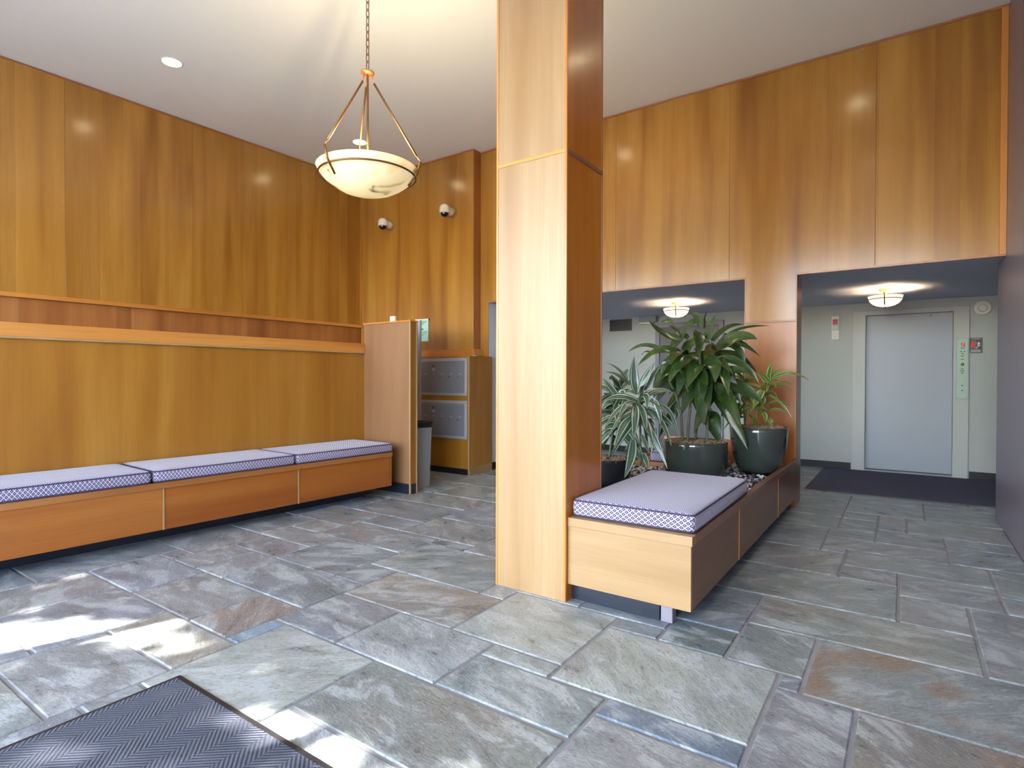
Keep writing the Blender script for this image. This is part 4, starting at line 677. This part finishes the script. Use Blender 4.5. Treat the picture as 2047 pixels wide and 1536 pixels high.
camera_dome(-4.945, 3.385, 'cream dome security camera on the wood wall, the one nearer the pillar')

cab = thing('mailbox_cabinet', 'wooden mailbox cabinet against the mail room wall', 'cabinet', (-5.55, 5.69, 0))
def C_(name, mat, x0, x1, y0, y1, z0, z1, grain='z', bevel=0.0, par=None): return box(name, mat, x0 + 5.55, x1 + 5.55, y0 - 5.69, y1 - 5.69, z0, z1, par or cab, grain, bevel)
C_('body', 'wood_edge', -6.70, -4.408, 5.47, YW - 0.003, 0.0, 1.474)
C_('front_panel', 'wood_low', -6.70, -4.408, 5.457, 5.469, 0.072, 1.474, 'z', 0.001)
C_('side_panel', 'wood_low', -4.407, -4.396, 5.458, YW - 0.004, 0.10, 1.474, 'z', 0.001)
C_('side_base', 'wood_pale', -4.407, -4.394, 5.468, YW - 0.004, 0.0, 0.099, 'y', 0.001)
C_('corner_strip', 'wood_pale', -4.414, -4.392, 5.452, 5.4565, 0.0, 1.474, 'z', 0.001)
C_('cabinet_base', 'black_base', -6.70, -4.416, 5.455, 5.4695, 0.0, 0.071)
def mail_unit(z0, z1, label):
    t = thing('mailbox_unit', label, 'mailbox', (-4.98, 5.4565, z0), 0, 'aluminium mailbox units in the wooden cabinet'); H = z1 - z0; x0, x1 = -0.47, 0.55
    box('frame', 'alu_light', x0, x1, -0.010, 0.0, 0, H, t, 'z', 0.002)
    xx = x1 - 0.035; k = 0
    while xx - 0.146 > x0 + 0.01:
        d = box('door', 'alu', xx - 0.1445, xx, -0.0165, -0.0102, 0.035, H - 0.055, t, 'z', 0.001)
        MB().prism([(0.009 * math.cos(2 * PI * i / 14) + xx - 0.10, 0.009 * math.sin(2 * PI * i / 14) + H * 0.5) for i in range(14)], -0.0225, -0.0166).build('lock', 'chrome', d)
        box('name_slot', 'alu_light', xx - 0.085, xx - 0.045, -0.0175, -0.0166, H * 0.5 + 0.03, H * 0.5 + 0.042, d)
        if k == 3:
            MB().prism([(0.010 * math.cos(2 * PI * i / 14) + xx - 0.07, 0.011 * math.sin(2 * PI * i / 14) + H - 0.095) for i in range(14)], -0.0195, -0.0166).build('badge', 'black', d)
            box('label_card', 'white_plastic', xx - 0.092, xx - 0.048, -0.0172, -0.0166, H - 0.155, H - 0.125, d); box('print', 'ink', xx - 0.088, xx - 0.052, -0.0176, -0.01725, H - 0.144, H - 0.136, d)
        xx -= 0.146; k += 1
    box('top_rail', 'alu', x0 + 0.02, x1 - 0.035, -0.0165, -0.0102, H - 0.052, H - 0.035, t, 'z', 0.001)
mail_unit(0.977, 1.446, 'upper grey aluminium mailbox unit in the wooden cabinet')
mail_unit(0.441, 0.915, 'lower grey aluminium mailbox unit in the wooden cabinet')
# notice hanging from a clip rail
nb = thing('notice_sheet', 'pale green paper notice hanging from a white rail', 'notice', (-5.45, 5.775, 2.0))
box('clip_rail', 'white_plastic', -0.16, 0.095, -0.016, -0.001, -0.008, 0.008, nb, 'x', 0.002); box('rail_end', 'black', 0.0952, 0.104, -0.018, -0.001, -0.018, 0.010, nb)
pg = box('sheet', 'paper', -0.085, 0.083, -0.006, -0.004, -0.30, -0.009, nb)
for i, (z, a, b, h) in enumerate(((-0.03, -0.06, 0.05, 0.008), (-0.052, -0.07, 0.02, 0.006), (-0.07, -0.07, -0.02, 0.006), (-0.125, -0.075, -0.01, 0.016), (-0.165, -0.03, 0.055, 0.006), (-0.182, -0.07, 0.06, 0.005), (-0.2, -0.07, 0.03, 0.005), (-0.22, -0.06, 0.0, 0.004))): box('print', 'ink', a, b, -0.0066, -0.0061, z - h, z, pg)
# grey board standing behind the partition
gb = box('grey_board', 'grey_plastic', -0.35, 0.35, -0.012, 0.012, 0.0, 1.88, None, 'z', 0.003); gb.location = (-5.075, 4.95, 0.0); tag(gb, 'tall grey board standing behind the waste bin and partition', 'board')
cd = thing('small_card', 'small cream card block standing on top of the partition', 'card', (-4.47, 4.262, 1.7925)); box('block', 'paper_white', -0.036, 0.036, -0.012, 0.012, 0.0, 0.058, cd, 'z', 0.003); box('fold', 'cream_plastic', -0.034, 0.034, -0.0135, -0.0122, 0.026, 0.030, cd)
# litter bin with its black bag
bn = thing('waste_bin', 'grey plastic waste bin with a black bag behind the partition', 'bin', (-4.52, 4.56, 0.0))
def frus(m, a0, b0, a1, b1, z0, z1, r=0.03):
    n = len(m.v); p = rrect(2 * a0, 2 * b0, r); q = rrect(2 * a1, 2 * b1, r); k = len(p)
    m.v += [(x, y, z0) for x, y in p] + [(x, y, z1) for x, y in q]; m.f += [(n + i, n + (i + 1) % k, n + k + (i + 1) % k, n + k + i) for i in range(k)]
    return n, k
m = MB(); n, k = frus(m, 0.188, 0.138, 0.205, 0.155, 0.0, 0.70); m.f.append(tuple(reversed(range(k)))); m.build('body', 'grey_plastic', bn, smooth=False)
m = MB(); frus(m, 0.208, 0.158, 0.214, 0.164, 0.655, 0.712); frus(m, 0.214, 0.164, 0.196, 0.146, 0.712, 0.716); frus(m, 0.196, 0.146, 0.185, 0.135, 0.716, 0.45)
m.v = [(x + random.uniform(-.004, .004), y + random.uniform(-.004, .004), z + random.uniform(-.01, .006)) for x, y, z in m.v]; m.build('bag', 'black', bn, smooth=True)

# ------------------------------------------------------------------ lift hall
door_1 = struct(box('door_1', 'lift_door', -0.427, 0.477, YH + 0.055, YH + 0.085, 0.028, 2.022, None, 'z', 0.002), 'pale grey lift door'); 
box('stud', 'black', 0.250, 0.264, YH + 0.051, YH + 0.0548, 1.985, 1.999, door_1)
trim_1 = struct(MB().prism([(-0.576, 0), (-0.427, 0), (-0.427, 2.022), (0.477, 2.022), (0.477, 0), (0.632, 0), (0.632, 2.085), (-0.576, 2.085)], YH - 0.03, YH + 0.05).build('trim_1', 'frame_white', None, 'z', 0.006), 'broad cream frame around the lift door')
box('sill', 'grey_plastic', -0.427, 0.477, YH - 0.02, YH + 0.09, 0.0, 0.022, trim_1)
door_2 = struct(box('door_2', 'dark_grey', -3.185, -2.29, YH - 0.03, YH - 0.004, 0.012, 1.99, None, 'z', 0.002), 'dark grey door at the back of the lift hall')
MB().tube([(-2.36, YH - 0.032, 0.98), (-2.36, YH - 0.075, 0.98), (-2.47, YH - 0.075, 0.98)], 0.009, 8).build('handle', 'chrome', door_2, smooth=True)
trim_2 = struct(MB().prism([(-3.257, 0), (-3.19, 0), (-3.19, 1.995), (-2.285, 1.995), (-2.285, 0), (-2.216, 0), (-2.216, 2.066), (-3.257, 2.066)], YH - 0.045, YH - 0.002).build('trim_2', 'grey_frame', None, 'z', 0.004), 'grey metal frame of the dark hall door')
vg = thing('vent_grille', 'black slotted vent grille high on the hall wall', 'vent', (-3.86, YH, 2.073))
box('backing', 'black', -0.195, 0.195, -0.006, -0.001, -0.096, 0.096, vg)
for i in range(9): box('slat', 'grey_box', -0.188, 0.188, -0.014, -0.0065, -0.090 + i * 0.0215, -0.0865 + i * 0.0215, vg)
eb = thing('emergency_light', 'grey emergency light box under the hall ceiling', 'light box', (-3.364, YH, 2.09))
box('housing', 'grey_box', -0.142, 0.142, -0.11, -0.001, 0.0, 0.094, eb, 'z', 0.006); box('base_plate', 'white_plastic', -0.13, 0.09, -0.115, -0.002, -0.028, -0.001, eb, 'z', 0.004)
st = thing('fire_strobe', 'white fire alarm strobe with a red square on the hall wall', 'alarm', (-0.772, YH, 1.88))
box('base_plate', 'white_plastic', -0.045, 0.045, -0.02, -0.001, -0.155, 0.155, st, 'z', 0.004); box('red_plate', 'red', -0.030, 0.026, -0.026, -0.0205, 0.045, 0.115, st, 'z', 0.002)
MB().prism([(-0.001, -0.04), (-0.022, -0.035), (-0.048, -0.005), (-0.040, 0.02), (-0.020, 0.04)], -0.034, 0.034, 'x').build('strobe_lens', 'white_plastic', st, bevel=0.003)
box('screw', 'black', -0.004, 0.004, -0.0215, -0.0203, -0.125, -0.117, st)
bl = thing('round_alarm', 'round white sounder high on the hall wall beside the lift', 'alarm', (0.752, YH, 2.045))
m = MB(); 
def disc(m, prof, n=36):
    b = len(m.v)
    for r, y in prof:
        for i in range(n): a = 2 * PI * i / n; m.v.append((r * math.cos(a), y, r * math.sin(a)))
    for j in range(len(prof) - 1):
        for i in range(n): m.f.append((b + j * n + i, b + j * n + (i + 1) % n, b + (j + 1) * n + (i + 1) % n, b + (j + 1) * n + i))
    return m
disc(m, [(0.086, -0.001), (0.086, -0.016), (0.078, -0.028), (0.062, -0.030), (0.058, -0.024), (0.001, -0.024)]).build('base_ring', 'white_plastic', bl, smooth=True)
disc(MB(), [(0.048, -0.0245), (0.044, -0.036), (0.03, -0.040), (0.001, -0.042)]).build('cap', 'white_plastic', bl, smooth=True)
cp = thing('call_panel', 'narrow metal lift call panel with a red floor display', 'panel', (0.566, YH - 0.0305, 1.327))
box('plate', 'steel', -0.055, 0.055, -0.006, 0.0, -0.365, 0.365, cp, 'z', 0.002)
dsp = box('display', 'black', -0.013, 0.019, -0.0085, -0.0062, 0.262, 0.312, cp)
for a, b, c, d in ((-0.004, 0.011, 0.304, 0.308), (0.008, 0.012, 0.288, 0.304), (-0.004, 0.011, 0.285, 0.289), (-0.006, -0.002, 0.270, 0.286), (-0.004, 0.011, 0.266, 0.270)): box('digit_bar', 'red_led', a, b, -0.0100, -0.0087, c, d, dsp)
for i, (z, a, b) in enumerate(((0.245, -0.018, 0.02), (0.205, -0.026, -0.006), (0.205, 0.008, 0.026), (0.180, -0.012, 0.012), (0.15, -0.014, 0.012), (0.11, -0.016, 0.014), (-0.005, -0.014, 0.012), (-0.03, -0.02, 0.018), (-0.055, -0.012, 0.01))): box('print', 'ink', a, b, -0.0066, -0.0062, z - 0.004, z + 0.004, cp)
bt = disc(MB(), [(0.017, -0.0062), (0.017, -0.010), (0.012, -0.011)]).build('button_ring', 'black', cp); bt.location = (0, 0, 0.05)
bb = disc(MB(), [(0.011, -0.0105), (0.010, -0.015), (0.001, -0.016)]).build('button', 'chrome', cp, smooth=True); bb.location = (0, 0, 0.05)
for z in (-0.205, -0.265): k_ = disc(MB(), [(0.009, -0.0062), (0.008, -0.009), (0.001, -0.009)]).build('key_switch', 'dark_grey', cp); k_.location = (0, 0, z)
for x in (-0.045, 0.045):
    for z in (-0.352, 0.352): sc = disc(MB(), [(0.004, -0.0062), (0.003, -0.0075), (0.001, -0.0075)], 10).build('screw', 'dark_grey', cp); sc.location = (x, 0, z)
sg = thing('fire_stairs_sign', 'small black pictogram sign with red flames beside the call panel', 'sign', (0.692, YH, 1.602))
box('plate', 'dark_grey', -0.062, 0.062, -0.008, -0.001, -0.092, 0.092, sg, 'z', 0.003); box('field', 'black', -0.052, 0.052, -0.0095, -0.0082, -0.04, 0.068, sg)
MB().prism([(-0.050, -0.03), (-0.01, -0.032), (0.0, 0.0), (0.008, 0.03), (0.0, 0.05), (-0.01, 0.062), (-0.018, 0.045), (-0.028, 0.062), (-0.04, 0.05), (-0.048, 0.02)], -0.0110, -0.0096).build('flames', 'red', sg)
MB().prism([(-0.012, -0.034), (0.012, -0.034), (0.012, -0.022), (0.026, -0.022), (0.026, -0.010), (0.040, -0.010), (0.040, 0.0), (0.050, 0.0), (0.044, 0.006), (0.034, -0.002), (0.022, -0.012), (0.008, -0.024)], -0.0112, -0.0096).build('stairs', 'white_plastic', sg)
MB().prism([(0.008, 0.0), (0.022, 0.008), (0.016, 0.024), (0.022, 0.044), (0.034, 0.03), (0.044, 0.026), (0.034, 0.018), (0.032, 0.004), (0.02, -0.004)], -0.0114, -0.0098).build('figure', 'white_plastic', sg)
for z in (-0.058, -0.074): box('print', 'white_plastic', -0.045, 0.045, -0.0088, -0.0082, z - 0.003, z + 0.003, sg)
for z in (0.080,): box('print', 'white_plastic', -0.03, 0.035, -0.0088, -0.0082, z - 0.002, z + 0.002, sg)

# ------------------------------------------------------------------ mats
mt = thing('entrance_mat', 'dark blue herringbone entrance mat on the flagstones', 'mat', (-2.382 + 0.9, 1.117 - 0.62, 0.0015))
MB().prism([(-0.9 + 0.022, -0.62 + 0.022), (0.9 - 0.022, -0.62 + 0.022), (0.9 - 0.022, 0.62 - 0.022), (-0.9 + 0.022, 0.62 - 0.022)], 0.0, 0.009, 'z').build('pile', 'mat', mt)
for x0, x1, y0, y1 in ((-0.9, 0.9, 0.5985, 0.62), (-0.9, 0.9, -0.62, -0.5985), (-0.9, -0.8785, -0.598, 0.598), (0.8785, 0.9, -0.598, 0.598)): box('border', 'mat_edge', x0, x1, y0, y1, 0.0, 0.006, mt, 'x', 0.002)
hm = thing('hall_mat', 'dark grey carpet mat in front of the lift door', 'mat', (0.35, 7.78, 0.0015))
box('pile', 'mat_hall', -1.235, 1.9, -0.86, 0.92, 0.0, 0.007, hm); box('border', 'mat_edge', -1.245, -1.2355, -0.86, 0.92, 0.0, 0.005, hm); box('border', 'mat_edge', -1.245, 1.9, -0.870, -0.8605, 0.0, 0.005, hm)
